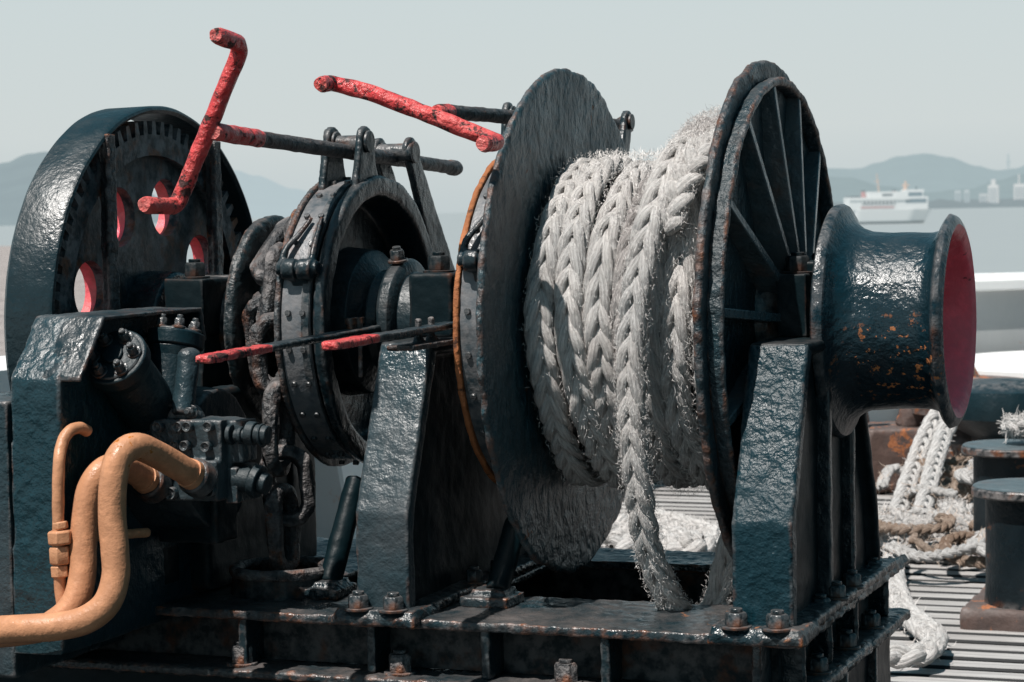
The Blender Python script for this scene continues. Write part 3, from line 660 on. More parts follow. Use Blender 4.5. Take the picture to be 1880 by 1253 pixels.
# ================================================================== ROPE ON THE DRUM
rp = empty('mooring_rope', (.18, 0, S-.30), 'thick grey plaited mooring rope wound round the winch drum with a loop hanging down', 'rope')
HALF = .0305
fz = MB(); fzd = MB()
turns = [(.046, .272, .010, 1), (.099, .276, -.006, 1), (.148, .268, .008, 1), (.190, .258, .004, 1), (.236, .270, .006, 1), (.283, .274, -.005, 1), (.336, .272, .003, 1)]
for i, (x0, r_, tilt, _) in enumerate(turns):
    pts = []
    for k in range(241):
        a = 2*PI*k/240-PI/2; rj = r_+.006*mnoise.noise(Vector((i*3.1, math.cos(a)*1.6, math.sin(a)*1.6)))
        low = max(0, -math.sin(a))*max(0, -math.cos(a)+.6)
        x = x0+tilt*math.sin(a)+.008*mnoise.noise(Vector((i*5.7+2, math.cos(a)*1.3, math.sin(a)*1.3)))+.016*low*(1 if i < 4 else -.3)
        pts.append((x, math.cos(a)*rj, S+math.sin(a)*rj-.006*low))
    def nr(p, j): return (0, p[1], p[2]-S)
    mb = MB(); P_, N_ = braid(mb, pts, nr, HALF, .262+.016*(i % 3), phase=i*1.9, step=.006, ns=6, rk=.33, flat=.30, seg=9, irr=.7, wob=.0028)
    build_rope(mb, 'rope_turn', M['rope'] if i not in (3,) else M['rope_old'], rp)
    fuzz(fz if i % 2 else fzd, P_, N_, HALF, 600+1000*(i in (4, 5, 6)), L=(.003, .010) if i < 3 else (.004, .014)); fuzz(fz, P_, N_, HALF, 1200+1500*(i > 2), L=(.003, .010))
# inner layer seen in the gaps
for i in range(5):
    x0 = .075+i*.056; pts = [(x0, math.cos(2*PI*k/160)*.222, S+math.sin(2*PI*k/160)*.222) for k in range(161)]
    mb = MB(); braid(mb, pts, lambda p, j: (0, p[1], p[2]-S), HALF, phase=i, seg=7, step=.012); build_rope(mb, 'inner_rope_turn', M['rope_old'], rp)
# the riding turn: over the top, slanting down the front, hanging into the base and up again
def ring(a, r, x): a = math.radians(a); return (x, math.cos(a)*r, S+math.sin(a)*r)
path = [ring(60, .310, .325), ring(72, .320, .318), ring(84, .326, .302), ring(96, .328, .283), ring(110, .330, .268), ring(125, .338, .258), ring(145, .335, .246), ring(165, .336, .236), ring(182, .338, .228),
        (.226, -.342, .86), (.228, -.340, .78), (.231, -.33, .70), (.235, -.305, .62), (.244, -.27, .545), (.262, -.22, .475), (.285, -.17, .45), (.305, -.13, .475), (.318, -.11, .54), (.328, -.09, .60), (.31, -.05, .625)]
pth = resample(bez(path, 10), .006)
def nr2(p, j):
    q = np.array([.0, p[1], max(-.04, p[2]-S)]); return q/np.linalg.norm(q) if p[1] < -.2 or p[2] > S else np.array([.35, -.93, .05])
mb = MB(); P_, N_ = braid(mb, pth, nr2, .029, .27, flat=.30, ns=6, rk=.34, irr=.4, wob=.0025); build_rope(mb, 'hanging_loop', M['rope'], rp)
fuzz(fz, P_, N_, .029, 7000, L=(.003, .008), outward=False); fuzz(fzd, P_, N_, .029, 3500, L=(.003, .010), outward=False)
# matted tail lying on top against the ribbed flange
path = [ring(118, .312, .262), ring(106, .328, .270), ring(96, .338, .290), ring(88, .336, .318), ring(80, .320, .336), ring(70, .305, .338)]
mb = MB(); P_, N_ = braid(mb, bez(path, 10), nr2, .034, .13, wob=.004); build_rope(mb, 'frayed_tail', M['rope_old'], rp)
fuzz(fz, P_, N_, .034, 2500, L=(.004, .012), outward=False); fuzz(fzd, P_, N_, .034, 5000, L=(.004, .013), outward=False)
path = [ring(150, .318, .268), ring(136, .335, .285), ring(122, .340, .308), ring(108, .332, .332), ring(95, .315, .338)]
mb = MB(); P_, N_ = braid(mb, bez(path, 10), nr2, .030, .12, wob=.004); build_rope(mb, 'frayed_tail', M['rope'], rp)
fuzz(fz, P_, N_, .030, 3000, L=(.003, .010), outward=False)
# matted worn crown of the coil
def fuzz_zone(mb, n):
    for _ in range(n):
        a = math.radians(random.uniform(62, 150)); x = random.uniform(.06, .335); r_ = .270+HALF*random.uniform(.7, 1.0)
        p = np.array([x, math.cos(a)*r_, S+math.sin(a)*r_]); nn = np.array([0, math.cos(a), math.sin(a)]); d = nn*random.uniform(.0, .8)+rng.normal(0, .6, 3); d /= np.linalg.norm(d)
        s2 = np.cross(d, CAM-p); s2 = s2/np.linalg.norm(s2)*.00035; l = random.uniform(.004, .012); q = p+d*l*.5; e = q+(d+rng.normal(0, .5, 3))*l*.5
        mb.add([p-s2, p+s2, q+s2, q-s2, e], [(0, 1, 2, 3), (3, 2, 4)])
fuzz_zone(fz, 2500)
build(fz, 'loose_fibres', M['fuzz'], rp, smooth=0); build(fzd, 'dark_loose_fibres', M['fuzz_dark'], rp, smooth=0)
# ================================================================== CHAIN
ch = empty('anchor_chain', (-.50, -.15, .50), 'rusty stud chain hanging from the chain wheel into the deck pipe', 'chain')
def link(c, d, side, L=.115, w=.034, r=.0145):
    c = Vector(c); d = Vector(d).normalized(); s_ = Vector(side); s_ = (s_-d*s_.dot(d)).normalized(); pts = []
    for k in range(36):
        a = 2*PI*k/36; u = math.cos(a); v = math.sin(a); pts.append(c+s_*(w*u)+d*((L/2-w)*(1 if v > 0 else -1)+w*v if abs(v) > 1e-6 else 0))
    m = MB().tube(pts, r, 14, closed=True, jit=.005)
    return build(m, 'chain_link', M['rustmetal'], ch)
cx = -.527
# over the wheel (front quarter), then hanging
za = S+.0
k = 0
for ang in (58, 92, 126, 160, 192):
    a = math.radians(ang); r_ = .166; link((cx+(.026 if k % 2 else .014), math.cos(a)*r_, S+math.sin(a)*r_), (0, -math.sin(a), math.cos(a)), (1, 0, 0) if k % 2 == 0 else (0, math.cos(a), math.sin(a)), L=.16, w=.031, r=.0155); k += 1
pts = [(515, 700), (514, 782), (545, 893), (518, 872), (520, 970)]
hang = [((512, 785), (0, 1, .0), .150, -.22), ((528, 893), (.92, .35, 0), .12, -.20), ((520, 972), (0, 1, 0), .140, -.22), ((510, 655), (.8, .5, 0), .13, -.22)]
for (px, py), side, L, Y in hang: link(W(px, py, Y=Y), (random.uniform(-.08, .08), 0, 1), side, L=L)
# ================================================================== DECK
def structure(o): o['kind'] = 'structure'; return o
g = G('weathered_grating_boards'); v = g.co((.8, 14, 3)); vv = g.co()
n = g.noise(v, 4, 6, .65); big = g.noise(vv, 1.3, 5, .6)
cc = g.mix(g.rmp(n, .3, .72), (.26, .25, .245), (.50, .485, .47)); cc = g.mix(g.math('MULTIPLY', g.rmp(big, .45, .7), .5), cc, (.20, .17, .155))
geo = g.n('NewGeometry'); 
M['board'] = g.bsdf(cc, .75, g.bump(n, .5, .01))
M['deck'] = plain('deck_steel_and_gap_shade', (.008, .009, .010), .7, nscale=3)
structure(build(MB().box(-4, 9, -5, 14, -.12, -.055), 'deck', M['deck']))
m = MB(); y = 1.35; row = 0
while y < 11.5:
    w = .084; xa = -2.0
    while xa < 3.4:
        xb = xa+1.32; off = .02 if int(xa*10) % 2 else 0; z_ = .0+random.uniform(-.004, .004)
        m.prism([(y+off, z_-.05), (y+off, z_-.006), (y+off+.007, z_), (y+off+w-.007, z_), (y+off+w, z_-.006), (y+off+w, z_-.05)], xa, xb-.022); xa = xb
    y += .108; row += 1
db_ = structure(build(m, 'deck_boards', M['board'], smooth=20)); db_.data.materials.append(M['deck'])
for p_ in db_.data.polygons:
    if p_.normal.z < .9: p_.material_index = 1  # board sides and chamfers coloured dark, painting shade into the gaps
m = MB().box(-3.6, 5, -5, 1.3, -.055, -.01)
structure(build(m, 'deck_plate', M['deck']))
# ================================================================== BULWARK
bw = empty('bulwark', (-1.6, 4, 0), 'white painted ship bulwark with rust stained rail curving behind the winch', 'bulwark')
plan = bez([(a, b, 0) for a, b in ((-2.9, -2.5), (-2.3, -.3), (-1.98, 1.2), (-1.78, 3.0), (-1.62, 5.0), (-1.28, 7.0), (-.66, 8.4), (.4, 9.5), (1.8, 10.4), (4, 11.2), (8, 12))], 10)
def railz(i): return .735-.002*max(0, i-50)
m = MB(); vs = []
for i, p in enumerate(plan):
    t = (plan[min(i+1, len(plan)-1)]-plan[max(i-1, 0)]).normalized(); nn = Vector((-t.y, t.x, 0))
    for z, o_ in ((-.06, 0), (.25, .01), (.5, .03), (railz(i), .06), (railz(i), .09), (-.06, .03)): vs.append((p.x+nn.x*o_, p.y+nn.y*o_, z))
fs = [(6*i+k, 6*i+6+k, 6*i+6+(k+1) % 6, 6*i+(k+1) % 6) for i in range(len(plan)-1) for k in range(6)]
build(m.add(vs, fs), 'bulwark_plate', M['white'], bw)
rl = MB()
vs = []
for i, p in enumerate(plan):
    t = (plan[min(i+1, len(plan)-1)]-plan[max(i-1, 0)]).normalized(); nn = Vector((-t.y, t.x, 0))
    for o_, z in ((-.10, .70), (-.10, .755), (-.07, .775), (.10, .775), (.13, .755), (.13, .70)): vs.append((p.x+nn.x*o_, p.y+nn.y*o_, z+.015+railz(i)-.735))
build(rl.add(vs, fs), 'bulwark_rail', M['white'], bw)
for i in range(14, 100, 7):
    if i >= len(plan)-1: break
    p = plan[i]; t = (plan[i+1]-plan[i-1]).normalized(); nn = Vector((-t.y, t.x, 0)); a = p-nn*.12; m = MB()
    q = [p+nn*.0-t*.012, p-nn*.20-t*.012, p-nn*.20+t*.012, p+nn*.0+t*.012]; qt = [p+nn*.05-t*.012, p-nn*.07-t*.012, p-nn*.07+t*.012, p+nn*.05+t*.012]
    m.add([(v_.x, v_.y, -.05) for v_ in q]+[(v_.x, v_.y, .71) for v_ in qt], [(0, 1, 2, 3), (4, 5, 6, 7), (0, 1, 5, 4), (1, 2, 6, 5), (2, 3, 7, 6), (3, 0, 4, 7)])
    build(m, 'bulwark_stay', M['greyside'], bw)
# grey steel screen and white coaming inboard of the bulwark, at the far right
c1_ = W(1792, 640, D=10.6); c2_ = W(2100, 640, D=10.6)
sb = empty('breakwater', (c1_[0], c1_[1], 0), 'grey steel screen with white cap standing near the rail behind the bollards', 'breakwater')
def wallbox(pa_, pb_, z0, z1, th):
    pa_ = Vector((pa_[0], pa_[1], 0)); pb_ = Vector((pb_[0], pb_[1], 0)); t = (pb_-pa_).normalized(); nn = Vector((-t.y, t.x, 0))*th
    vs = [(q.x, q.y, z) for z in (z0, z1) for q in (pa_, pb_, pb_+nn, pa_+nn)]
    return MB().add(vs, [(0, 1, 2, 3), (4, 5, 6, 7), (0, 1, 5, 4), (1, 2, 6, 5), (2, 3, 7, 6), (3, 0, 4, 7)])
ca = W(1740, 640, D=10.4); cb = W(2200, 640, D=10.9)
build(wallbox(ca, cb, .0, .745, .03), 'screen_plate', M['greyside'], sb)
build(wallbox(np.array(ca)-fwd*.05, np.array(cb)-fwd*.05, .745, .80, .14), 'screen_cap', M['white'], sb, bevel=.01)
# white rounded coaming lower down
m = MB(); cc_ = W(1890, 690, D=9.6)
m.lathe([(-.5, .10), (-.1, .30), (.02, .42), (.05, .55), (.03, .66), (0, .66), (-.5, .66)], closed=False, c=(cc_[0]+.2, cc_[1]+.25, .43), axis='z', seg=48)
hc = build(m, 'hatch_coaming', M['white'], None, origin=(cc_[0]+.2, cc_[1]+.25, 0)); tag(hc, 'round white coaming in front of the grey screen', 'coaming')
# ================================================================== FAIRLEAD AND ITS ROPE
fa = W(1600, 898, D=9.1); fb = W(1835, 898, D=9.1); fz0 = fa[2]
fl = empty('fairlead', ((fa[0]+fb[0])/2, (fa[1]+fb[1])/2, 0), 'rusty brown fairlead casting with white rope passing through', 'fairlead')
tf = Vector((fb[0]-fa[0], fb[1]-fa[1], 0)); Lf = tf.length; tf.normalize(); nf = Vector((-tf.y, tf.x, 0)); Mf = Matrix.Translation(Vector((fa[0], fa[1], 0))) @ Matrix(((tf.x, nf.x, 0, 0), (tf.y, nf.y, 0, 0), (0, 0, 1, 0), (0, 0, 0, 1)))
build(MB().box(-.02, Lf, 0, .35, 0, .255, Mf), 'fairlead_base', M['rusty_bg'], fl, lump=(.014, .012, .08))
m = MB()
hp = [Mf @ Vector(p) for p in ((.02, .15, .24), (.03, .15, .31), (.0, .15, .385))]
m.tube(bez([Mf @ Vector(p) for p in ((-.02, .15, .26), (-.03, .15, .34), (.03, .15, .43))], 6), .045, 12)
m.tube(bez([Mf @ Vector(p) for p in ((.16, .15, .24), (.20, .15, .30), (.28, .15, .37), (.38, .15, .44), (.44, .15, .47))], 6), [.05+.002*i for i in range(25)], 14)
build(m, 'fairlead_horn', M['rusty_bg'], fl, lump=(.012, .01, .05))
m = MB().lathe([(0, .0), (0, .20), (.06, .215), (.12, .17), (.15, .17), (.17, .24), (.25, .25), (.30, .22), (.32, .0)], closed=False, axis='z', c=tuple(Mf @ Vector((.42, .12, .14))), seg=40)
build(m, 'fairlead_roller', M['rusty_bg'], fl)
rc = W(1845, 745, D=8.9)
m = MB().lathe([(-.5, .10), (-.14, .13), (-.10, .20), (-.06, .245), (0, .25), (.045, .235), (.075, .17), (.085, .0)], closed=False, axis='z', c=(rc[0], rc[1], rc[2]+.02), seg=48)
o = build(m, 'mooring_capstan', M['black_smooth'], None, origin=(rc[0], rc[1], 0)); tag(o, 'low black domed capstan head behind the two bollards', 'capstan')
# rope: two parts coming down from the fairlead, then along the boards
wr = empty('white_rope', tuple(W(1660, 1000, Z=0)), 'white plaited rope running from the fairlead down and across the deck boards', 'rope')
fw = MB(); fbn = MB()
def lay(pts, half, mat, name, par, fuzzn=300, fm=None, ph=0, pitch=None, nrm=(-.2, -.6, .75)):
    mb = MB(); P_, N_ = braid(mb, bez(pts, 8), lambda p, j: nrm, half, pitch or half*4.2, step=.012, phase=ph, wob=.003); build_rope(mb, name, mat, par)
    if fm is not None: fuzz(fm, P_, N_, half, fuzzn, L=(.01, .035), w=.0011, outward=False)
PITCHW = .26
lay([W(1728, 752, D=8.75), W(1700, 798, D=8.6), W(1680, 850, D=8.4), W(1660, 905, D=8.1), W(1645, 955, D=7.8), W(1640, 995, D=7.65)], .036, M['rope_white'], 'rope_part', wr, 90, fw, pitch=.21, nrm=(.35, -.93, .1))
lay([W(1752, 758, D=8.6), W(1732, 800, D=8.5), W(1716, 850, D=8.2), W(1702, 905, D=7.95), W(1690, 955, D=7.7), W(1690, 1000, D=7.5)], .036, M['rope_white'], 'rope_part', wr, 90, fw, ph=2, pitch=.21, nrm=(.35, -.93, .1))
lay([W(1600, 960, Z=.05), W(1638, 1000, Z=.05), W(1640, 1040, Z=.045), W(1642, 1075, Z=.045), W(1660, 1120, Z=.045), W(1692, 1150, Z=.045), W(1716, 1172, Z=.045), W(1700, 1198, Z=.045), W(1665, 1204, Z=.045), W(1600, 1206, Z=.045)], .036, M['rope_white'], 'rope_part', wr, 250, fw, ph=1, pitch=.19)
# fluffy end
def clump(mb, c, rad, n, L=(.04, .11), w=.0016):
    c = np.array(c, float)
    for _ in range(n):
        d = rng.normal(0, 1, 3); d /= np.linalg.norm(d); d[2] = abs(d[2])*.7; p = c+d*np.array(rad)*random.uniform(.45, 1)
        dr = d+rng.normal(0, .6, 3); dr /= np.linalg.norm(dr); s2 = np.cross(dr, CAM-p); s2 = s2/np.linalg.norm(s2)*w; l = random.uniform(*L); q = p+dr*l*.5; e = q+(dr+rng.normal(0, .7, 3))*l*.4
        mb.add([p-s2, p+s2, q+s2, q-s2, e], [(0, 1, 2, 3), (3, 2, 4)])
cl = W(1695, 985, Z=.06)
random.seed(5)
for k_ in range(14):
    c0 = Vector((cl[0], cl[1], .05))+Vector((random.uniform(-.22, .10), random.uniform(-.10, .26), random.uniform(-.01, .05))); a = random.uniform(0, 2*PI); tw = random.uniform(-.9, .9)
    lay([c0+Vector((math.cos(a+j*tw)*.05*j, math.sin(a+j*tw)*.05*j, random.uniform(-.015, .03))) for j in range(5)], random.uniform(.020, .032), M['rope_white'], 'rope_part', wr, 260, fw, pitch=.12)
clump(fw, (cl[0], cl[1], .04), (.14, .17, .07), 3500, L=(.015, .04), w=.0007)
build(fw, 'loose_fibres', M['fuzz_white'], wr, smooth=0)
# brown frayed heap
fr = empty('frayed_rope', tuple(W(1770, 1010, Z=0)), 'frayed brownish old rope heaped on the boards beside the far bollard', 'rope')
random.seed(11); ctr = W(1768, 1000, Z=.05)
for k_ in range(26):
    c0 = Vector(ctr)+Vector((random.uniform(-.16, .20), random.uniform(-.45, .7), random.uniform(-.02, .06)))
    a = random.uniform(0, 2*PI); tw = random.uniform(-1.1, 1.1); pts = [c0+Vector((math.cos(a+j*tw)*.05*j, math.sin(a+j*tw)*.06*j, random.uniform(-.015, .03))) for j in range(6)]
    lay(pts, random.uniform(.014, .024), M['rope_brown'] if k_ % 2 else M['rope_white'], 'rope_part', fr, 60, fbn)
for k_ in range(5): clump(fbn, (ctr[0]+random.uniform(-.2, .2), ctr[1]+random.uniform(-.4, .5), .04), (.1, .1, .06), 250, L=(.02, .05))
c9 = Vector(W(1745, 925, Z=.06))
for k_ in range(16):
    c0 = c9+Vector((random.uniform(-.16, .16), random.uniform(-.3, .4), random.uniform(0, .10))); a = random.uniform(0, 2*PI)
    lay([c0+Vector((math.cos(a+j*.8)*.13*j*.5, math.sin(a+j*.8)*.15*j*.5, random.uniform(-.02, .06))) for j in range(4)], random.uniform(.02, .032), M['rope_white'] if k_ % 2 else M['rope_brown'], 'rope_part', fr, 60, fbn)
clump(fbn, (c9[0], c9[1], .05), (.2, .3, .12), 500, L=(.02, .06))
build(fbn, 'loose_fibres', M['fuzz_brown'], fr, smooth=0)
# white rope lying on deck seen below the drum
wl = empty('deck_rope', tuple(W(1240, 975, Z=0)), 'loose pale rope lying on the boards seen under the rope drum', 'rope'); fd = MB()
lay([W(x, y_, Z=.05) for x, y_ in ((1060, 960), (1140, 965), (1200, 958), (1260, 972), (1305, 990), (1270, 1008), (1200, 1000), (1120, 1004))], .05, M['rope_white'], 'rope_part', wl, 900, fd)
lay([W(x, y_, Z=.06) for x, y_ in ((1090, 985), (1170, 982), (1240, 992), (1290, 1002))], .05, M['rope_white'], 'rope_part', wl, 700, fd, ph=2)
build(fd, 'loose_fibres', M['fuzz_white'], wl, smooth=0)
# ================================================================== BOLLARDS
bo = W(1897, 1105, Z=.06); bo2 = W(1862, 1000, Z=.06)
db = empty('double_bollard', (bo[0], bo[1], 0), 'pair of black mooring bollards with flat round caps on a rusty raised base', 'bollard')
for q in (bo, bo2):
    m = MB().lathe([(.03, .0), (.03, .132), (.07, .13), (.12, .127), (.35, .127), (.352, .16), (.357, .164), (.372, .164), (.377, .16), (.379, .0)], closed=False, axis='z', c=(q[0], q[1], 0), seg=72, jit=.002)
    pb_ = build(m, 'bollard_post', M['bollard'], db)
    build(MB().lathe([(.3795, .0001), (.3815, .155), (.378, .160)], closed=False, axis='z', c=(q[0], q[1], 0), seg=48), 'bollard_cap', M['bollard_top'], pb_)
l0 = W(1762, 1158, Z=0)
m = MB().box(l0[0], l0[0]+1.6, l0[1], l0[1]+.85, -.02, .06)
build(m, 'bollard_base', M['rusty_bg'], db, lump=(.012, .016, .10))
tr = empty('rope_tuft', (bo2[0], bo2[1], .38), 'short frayed rope end coiled on the cap of the far bollard', 'rope'); ftb = MB()
lay([(bo2[0]+.04+math.cos(a)*.055, bo2[1]+math.sin(a)*.055, .405+.012*i) for i, a in enumerate([0, 1.2, 2.4, 3.6, 4.8, 6])], .030, M['rope_white'], 'rope_coil', tr, 500, ftb)
clump(ftb, (bo2[0]+.04, bo2[1], .42), (.07, .07, .04), 250, L=(.012, .03), w=.0008); build(ftb, 'loose_fibres', M['fuzz_white'], tr, smooth=0)
# ================================================================== FAR VIEW
SEA = -6.0
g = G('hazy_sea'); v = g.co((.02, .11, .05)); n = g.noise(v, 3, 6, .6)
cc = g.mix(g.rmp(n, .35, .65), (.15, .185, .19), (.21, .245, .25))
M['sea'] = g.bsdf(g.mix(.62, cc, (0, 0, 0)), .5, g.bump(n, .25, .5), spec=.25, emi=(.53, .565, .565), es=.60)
sea = MB(); R_ = 30000
sea.add([(-R_, -200, SEA), (R_, -200, SEA), (R_, R_, SEA), (-R_, R_, SEA)], [(0, 1, 2, 3)])
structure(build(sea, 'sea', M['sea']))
def hill(name, prof, D, col, hz, depth=900, base=None, base_px=None):
    vs = []; n = len(prof); fine = []
    for (xa, ya), (xb, yb) in zip(prof, prof[1:]):
        k = max(2, int(abs(xb-xa)/5))
        for j in range(k): t = j/k; fine.append((xa+(xb-xa)*t, ya+(yb-ya)*(t*t*(3-2*t))+1.3*mnoise.noise(Vector((xa+(xb-xa)*t, D, 0))*.06)))
    fine.append(prof[-1]); n = len(fine)
    for f_ in (0, .35, .7, 1.0):
        for x, y_ in fine:
            top = W(x, y_, D=D); z = top[2]; h = z-SEA; q = W(x, y_, D=D-depth*(1-f_))
            vs.append((q[0], q[1], SEA-2+h*(f_**.8)+(40*mnoise.noise(Vector((x*.02, f_*3, D)))*f_*(1-f_))))
    fs = [(r_*n+i, r_*n+i+1, (r_+1)*n+i+1, (r_+1)*n+i) for r_ in range(3) for i in range(n-1)]
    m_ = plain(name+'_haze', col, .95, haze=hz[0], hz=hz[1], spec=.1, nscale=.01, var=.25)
    o = structure(build(MB().add(vs, fs), name, m_, smooth=0)); return o
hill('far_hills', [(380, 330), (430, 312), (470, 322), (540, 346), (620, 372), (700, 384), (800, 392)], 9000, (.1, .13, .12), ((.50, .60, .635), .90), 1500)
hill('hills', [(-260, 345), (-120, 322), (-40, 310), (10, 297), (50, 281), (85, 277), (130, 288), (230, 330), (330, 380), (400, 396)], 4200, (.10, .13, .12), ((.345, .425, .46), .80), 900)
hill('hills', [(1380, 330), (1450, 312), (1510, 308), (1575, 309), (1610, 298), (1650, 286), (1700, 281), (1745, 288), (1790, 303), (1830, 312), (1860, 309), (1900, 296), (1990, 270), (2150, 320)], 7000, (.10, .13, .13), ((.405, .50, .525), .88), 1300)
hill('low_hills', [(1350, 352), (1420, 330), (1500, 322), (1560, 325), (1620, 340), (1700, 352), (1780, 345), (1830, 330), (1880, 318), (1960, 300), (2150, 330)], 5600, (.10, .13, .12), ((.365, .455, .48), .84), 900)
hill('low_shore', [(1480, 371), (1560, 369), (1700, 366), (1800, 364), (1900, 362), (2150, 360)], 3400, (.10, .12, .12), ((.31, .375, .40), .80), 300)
def solid(name, px0, px1, py0, D, col, hz, label, cat, group=None, w=None, steps=()):
    a = W(px0, py0, D=D); b = W(px1, py0, D=D); m = MB(); z1_ = a[2]; wd_ = abs(b[0]-a[0])+abs(b[1]-a[1])
    m.box(a[0], b[0], a[1], a[1]+wd_*.6, SEA, z1_)
    for x0, x1, h in steps: m.box(a[0]+(b[0]-a[0])*x0, a[0]+(b[0]-a[0])*x1, a[1]+wd_*.1, a[1]+wd_*.5, z1_-.01, z1_+h)
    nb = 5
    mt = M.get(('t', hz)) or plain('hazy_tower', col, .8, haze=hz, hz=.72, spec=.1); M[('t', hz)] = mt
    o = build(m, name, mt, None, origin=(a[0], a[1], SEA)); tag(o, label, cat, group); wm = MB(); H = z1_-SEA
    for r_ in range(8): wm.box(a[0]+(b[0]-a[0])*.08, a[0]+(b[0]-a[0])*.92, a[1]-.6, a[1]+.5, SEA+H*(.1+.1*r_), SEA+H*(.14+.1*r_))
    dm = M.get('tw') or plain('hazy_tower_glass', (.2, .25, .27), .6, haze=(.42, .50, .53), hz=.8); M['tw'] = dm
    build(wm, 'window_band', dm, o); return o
TB = 'tower blocks on the far shore'
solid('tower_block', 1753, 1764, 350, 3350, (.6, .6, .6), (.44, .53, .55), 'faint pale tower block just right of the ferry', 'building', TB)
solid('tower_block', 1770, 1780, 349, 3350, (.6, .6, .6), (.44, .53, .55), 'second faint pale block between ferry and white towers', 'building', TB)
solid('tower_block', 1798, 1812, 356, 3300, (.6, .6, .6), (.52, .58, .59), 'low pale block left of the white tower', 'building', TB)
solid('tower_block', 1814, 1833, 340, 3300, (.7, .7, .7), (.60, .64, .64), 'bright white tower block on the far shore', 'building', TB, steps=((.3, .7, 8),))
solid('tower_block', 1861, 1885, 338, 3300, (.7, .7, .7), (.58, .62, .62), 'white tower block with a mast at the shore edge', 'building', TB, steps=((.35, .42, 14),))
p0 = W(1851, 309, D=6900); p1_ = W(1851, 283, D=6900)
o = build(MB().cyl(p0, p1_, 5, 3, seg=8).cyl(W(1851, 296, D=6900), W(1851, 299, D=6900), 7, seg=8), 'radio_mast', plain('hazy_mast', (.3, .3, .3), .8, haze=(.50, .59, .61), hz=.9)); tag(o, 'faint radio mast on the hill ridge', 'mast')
# shore at the far left
m = MB(); q = [W(-600, 452, Z=SEA+.4), W(60, 452, Z=SEA+.4), W(330, 470, Z=SEA+.4), W(330, 760, Z=SEA+.4), W(-600, 900, Z=SEA+.4)]
g = G('pebble_shore'); n = g.noise(g.co(), .35, 9, .8); n2 = g.noise(g.co(), 1.6, 5, .8)
M['shore'] = g.bsdf(g.mix(g.rmp(g.math('MULTIPLY', n, n2), .15, .36), (.12, .10, .095), (.46, .41, .385)), .9, g.bump(n, .6, .4))
structure(build(m.add([tuple(p) for p in q]+[(p[0], p[1], SEA-3) for p in q], [(0, 1, 2, 3, 4), (0, 1, 6, 5), (1, 2, 7, 6), (2, 3, 8, 7), (3, 4, 9, 8), (4, 0, 5, 9)]), 'shore', M['shore']))
# ================================================================== FERRY
FD = 840; fp = W(1632, 403, D=FD); fe = empty('ferry', (fp[0], fp[1], SEA), 'white passenger ferry with red trimmed decks crossing the bay', 'ferry')
uu = FD/F                                         # metres per photo pixel at the ferry
bx_ = Vector((math.cos(YAW+.10), math.sin(YAW+.10), 0)); by_ = Vector((-bx_.y, bx_.x, 0))
MF = Matrix.Translation(Vector((fp[0], fp[1], SEA))) @ Matrix(((bx_.x, by_.x, 0, 0), (bx_.y, by_.y, 0, 0), (0, 0, 1, 0), (0, 0, 0, 1)))
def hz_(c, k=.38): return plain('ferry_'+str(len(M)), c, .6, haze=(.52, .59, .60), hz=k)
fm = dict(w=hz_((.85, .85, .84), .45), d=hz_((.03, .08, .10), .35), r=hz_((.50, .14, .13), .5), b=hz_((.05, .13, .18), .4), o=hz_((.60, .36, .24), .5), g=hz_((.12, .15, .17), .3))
def fpt(px, h, y): return MF @ Vector(((px-1632)*uu, y, h*uu))
def fbox(px0, px1, h0, h1, hw, name, mat, par=fe, bev=0): 
    m = MB().box((px0-1632)*uu, (px1-1632)*uu, -hw, hw, h0*uu, h1*uu, MF); return build(m, name, fm[mat], par, bevel=bev)
def hull(h0, h1, x0, x1, fl, name, mat, hw=4.4):
    vs = []; N_ = 24
    for h, wd_, ex in ((h0, .86, 0), (h1, 1, fl)):
        for k in range(N_+1):
            t = k/N_; x = x0+(x1+ex-x0)*t; b_ = hw*wd_*min(1, (1-t)*4.2)**.6*min(1, (t+.02)*9)**.4 if t < 1 else .05
            vs += [(x, -b_), (x, b_)]
    n2_ = 2*(N_+1); V_ = [MF @ Vector(((x-1632)*uu, y_, (h0 if i < n2_ else h1)*uu)) for i, (x, y_) in enumerate(vs)]; fs = []
    for k in range(N_): 
        a = 2*k; fs += [(a, a+2, n2_+a+2, n2_+a), (a+1, n2_+a+1, n2_+a+3, a+3), (n2_+a, n2_+a+2, n2_+a+3, n2_+a+1), (a, a+1, a+3, a+2)]
    fs += [(0, n2_, n2_+1, 1), (2*N_, 2*N_+1, n2_+2*N_+1, n2_+2*N_)]
    return build(MB().add(V_, fs), name, fm[mat], fe, smooth=25)
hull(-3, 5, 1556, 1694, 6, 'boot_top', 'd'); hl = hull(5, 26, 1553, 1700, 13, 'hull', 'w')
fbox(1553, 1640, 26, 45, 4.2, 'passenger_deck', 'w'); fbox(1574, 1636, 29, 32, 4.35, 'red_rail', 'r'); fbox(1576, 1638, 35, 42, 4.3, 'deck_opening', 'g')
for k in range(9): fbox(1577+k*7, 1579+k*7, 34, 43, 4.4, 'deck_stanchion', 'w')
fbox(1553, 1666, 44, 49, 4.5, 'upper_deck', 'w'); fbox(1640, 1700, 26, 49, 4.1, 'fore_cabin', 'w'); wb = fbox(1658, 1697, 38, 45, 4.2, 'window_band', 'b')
fbox(1590, 1692, 49, 59, 3.4, 'bridge_deck', 'w'); fbox(1615, 1635, 51, 55, 3.5, 'window_band', 'g'); fbox(1664, 1690, 50, 57, 3.5, 'wheelhouse', 'b'); fbox(1660, 1694, 58, 62, 3.3, 'bridge_roof', 'w')
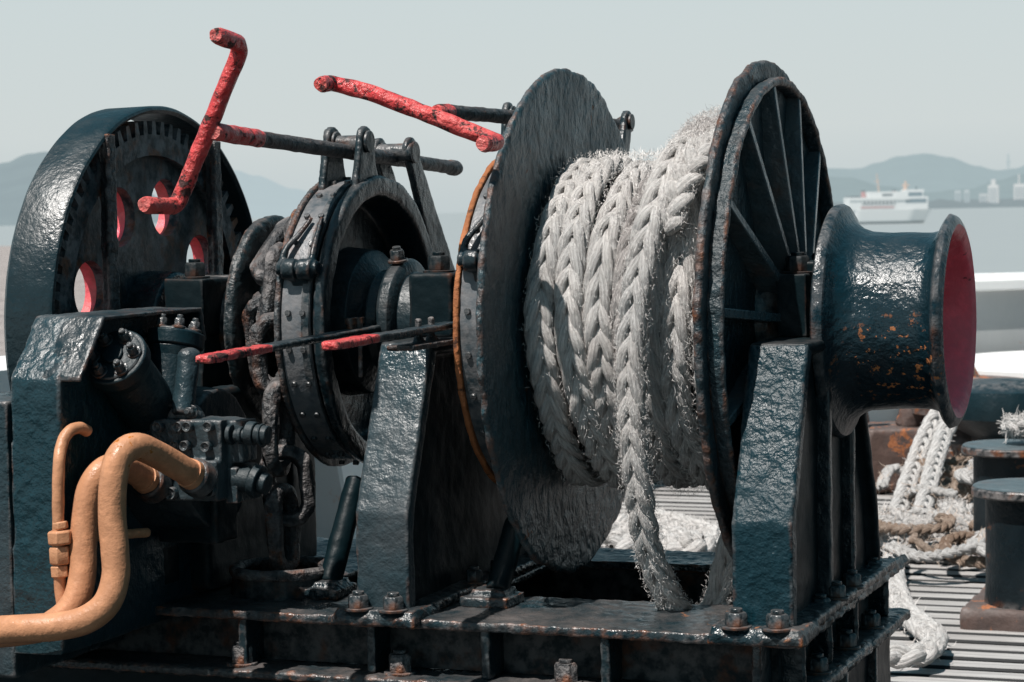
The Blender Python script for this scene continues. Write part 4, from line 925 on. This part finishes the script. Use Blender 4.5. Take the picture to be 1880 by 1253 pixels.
for x in (1585, 1643): 
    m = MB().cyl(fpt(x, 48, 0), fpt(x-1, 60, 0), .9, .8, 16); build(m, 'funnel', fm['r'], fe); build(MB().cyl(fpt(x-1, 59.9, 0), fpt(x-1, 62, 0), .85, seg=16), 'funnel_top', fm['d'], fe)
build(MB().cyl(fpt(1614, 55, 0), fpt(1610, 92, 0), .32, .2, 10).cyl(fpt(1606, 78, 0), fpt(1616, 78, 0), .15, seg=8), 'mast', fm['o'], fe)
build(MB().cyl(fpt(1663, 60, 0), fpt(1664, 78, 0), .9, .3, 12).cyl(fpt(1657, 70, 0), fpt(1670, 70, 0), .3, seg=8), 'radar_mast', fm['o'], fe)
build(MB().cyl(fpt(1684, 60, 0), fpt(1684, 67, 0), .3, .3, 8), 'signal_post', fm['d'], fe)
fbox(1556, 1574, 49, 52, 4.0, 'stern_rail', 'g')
# ================================================================== LIGHT
SUN = Vector((-.17, -.44, .88)).normalized(); el = math.asin(SUN.z); az = math.atan2(SUN.x, SUN.y)
sd = bpy.data.lights.new('sun', 'SUN'); sd.energy = 5.9; sd.angle = math.radians(.6); sd.color = (1, .95, .90)
so = bpy.data.objects.new('sun', sd); sc.collection.objects.link(so); so.rotation_euler = SUN.to_track_quat('Z', 'Y').to_euler(); so.location = (0, 0, 20)
w = bpy.data.worlds.new('World'); sc.world = w; w.use_nodes = True; nt = w.node_tree; nt.nodes.clear()
out = nt.nodes.new('ShaderNodeOutputWorld'); bg = nt.nodes.new('ShaderNodeBackground'); bg.inputs[1].default_value = .1
sky = nt.nodes.new('ShaderNodeTexSky'); sky.sky_type = 'NISHITA'; sky.sun_disc = False; sky.sun_elevation = el; sky.sun_rotation = az; sky.dust_density = 4
tc = nt.nodes.new('ShaderNodeTexCoord'); sx = nt.nodes.new('ShaderNodeSeparateXYZ'); nt.links.new(tc.outputs['Generated'], sx.inputs[0])
rp_ = nt.nodes.new('ShaderNodeValToRGB'); nt.links.new(sx.outputs[2], rp_.inputs[0]); e_ = rp_.color_ramp.elements
e_[0].position = 0; e_[0].color = (6.1, 6.85, 7.0, 1); e_[1].position = .62; e_[1].color = (.5, 1.95, 2.8, 1)
q_ = e_.new(.035); q_.color = (6.9, 7.5, 7.5, 1); q_ = e_.new(.10); q_.color = (6.5, 7.3, 7.38, 1); q_ = e_.new(.16); q_.color = (5.8, 6.85, 7.05, 1); q_ = e_.new(.30); q_.color = (1.9, 3.7, 4.4, 1)
mx = nt.nodes.new('ShaderNodeMix'); mx.data_type = 'RGBA'; mx.inputs[0].default_value = .88
nt.links.new(sky.outputs[0], mx.inputs[6]); nt.links.new(rp_.outputs[0], mx.inputs[7]); dt = nt.nodes.new('ShaderNodeVectorMath'); dt.operation = 'DOT_PRODUCT'; nt.links.new(tc.outputs['Generated'], dt.inputs[0]); dt.inputs[1].default_value = (.96, -.28, 0)
mr = nt.nodes.new('ShaderNodeMapRange'); nt.links.new(dt.outputs['Value'], mr.inputs[0]); mr.inputs[1].default_value = .15; mr.inputs[2].default_value = .8
mm = nt.nodes.new('ShaderNodeMix'); mm.data_type = 'RGBA'; mm.blend_type = 'MULTIPLY'; nt.links.new(mr.outputs[0], mm.inputs[0]); nt.links.new(mx.outputs[2], mm.inputs[6]); mm.inputs[7].default_value = (.10, .30, .36, 1)  # sky dimmed towards the right, added to hold down reflections on dark metal
nt.links.new(mm.outputs[2], bg.inputs[0]); nt.links.new(bg.outputs[0], out.inputs[0])
sc.render.engine = 'CYCLES'; sc.cycles.max_bounces = 6; sc.cycles.use_denoising = True
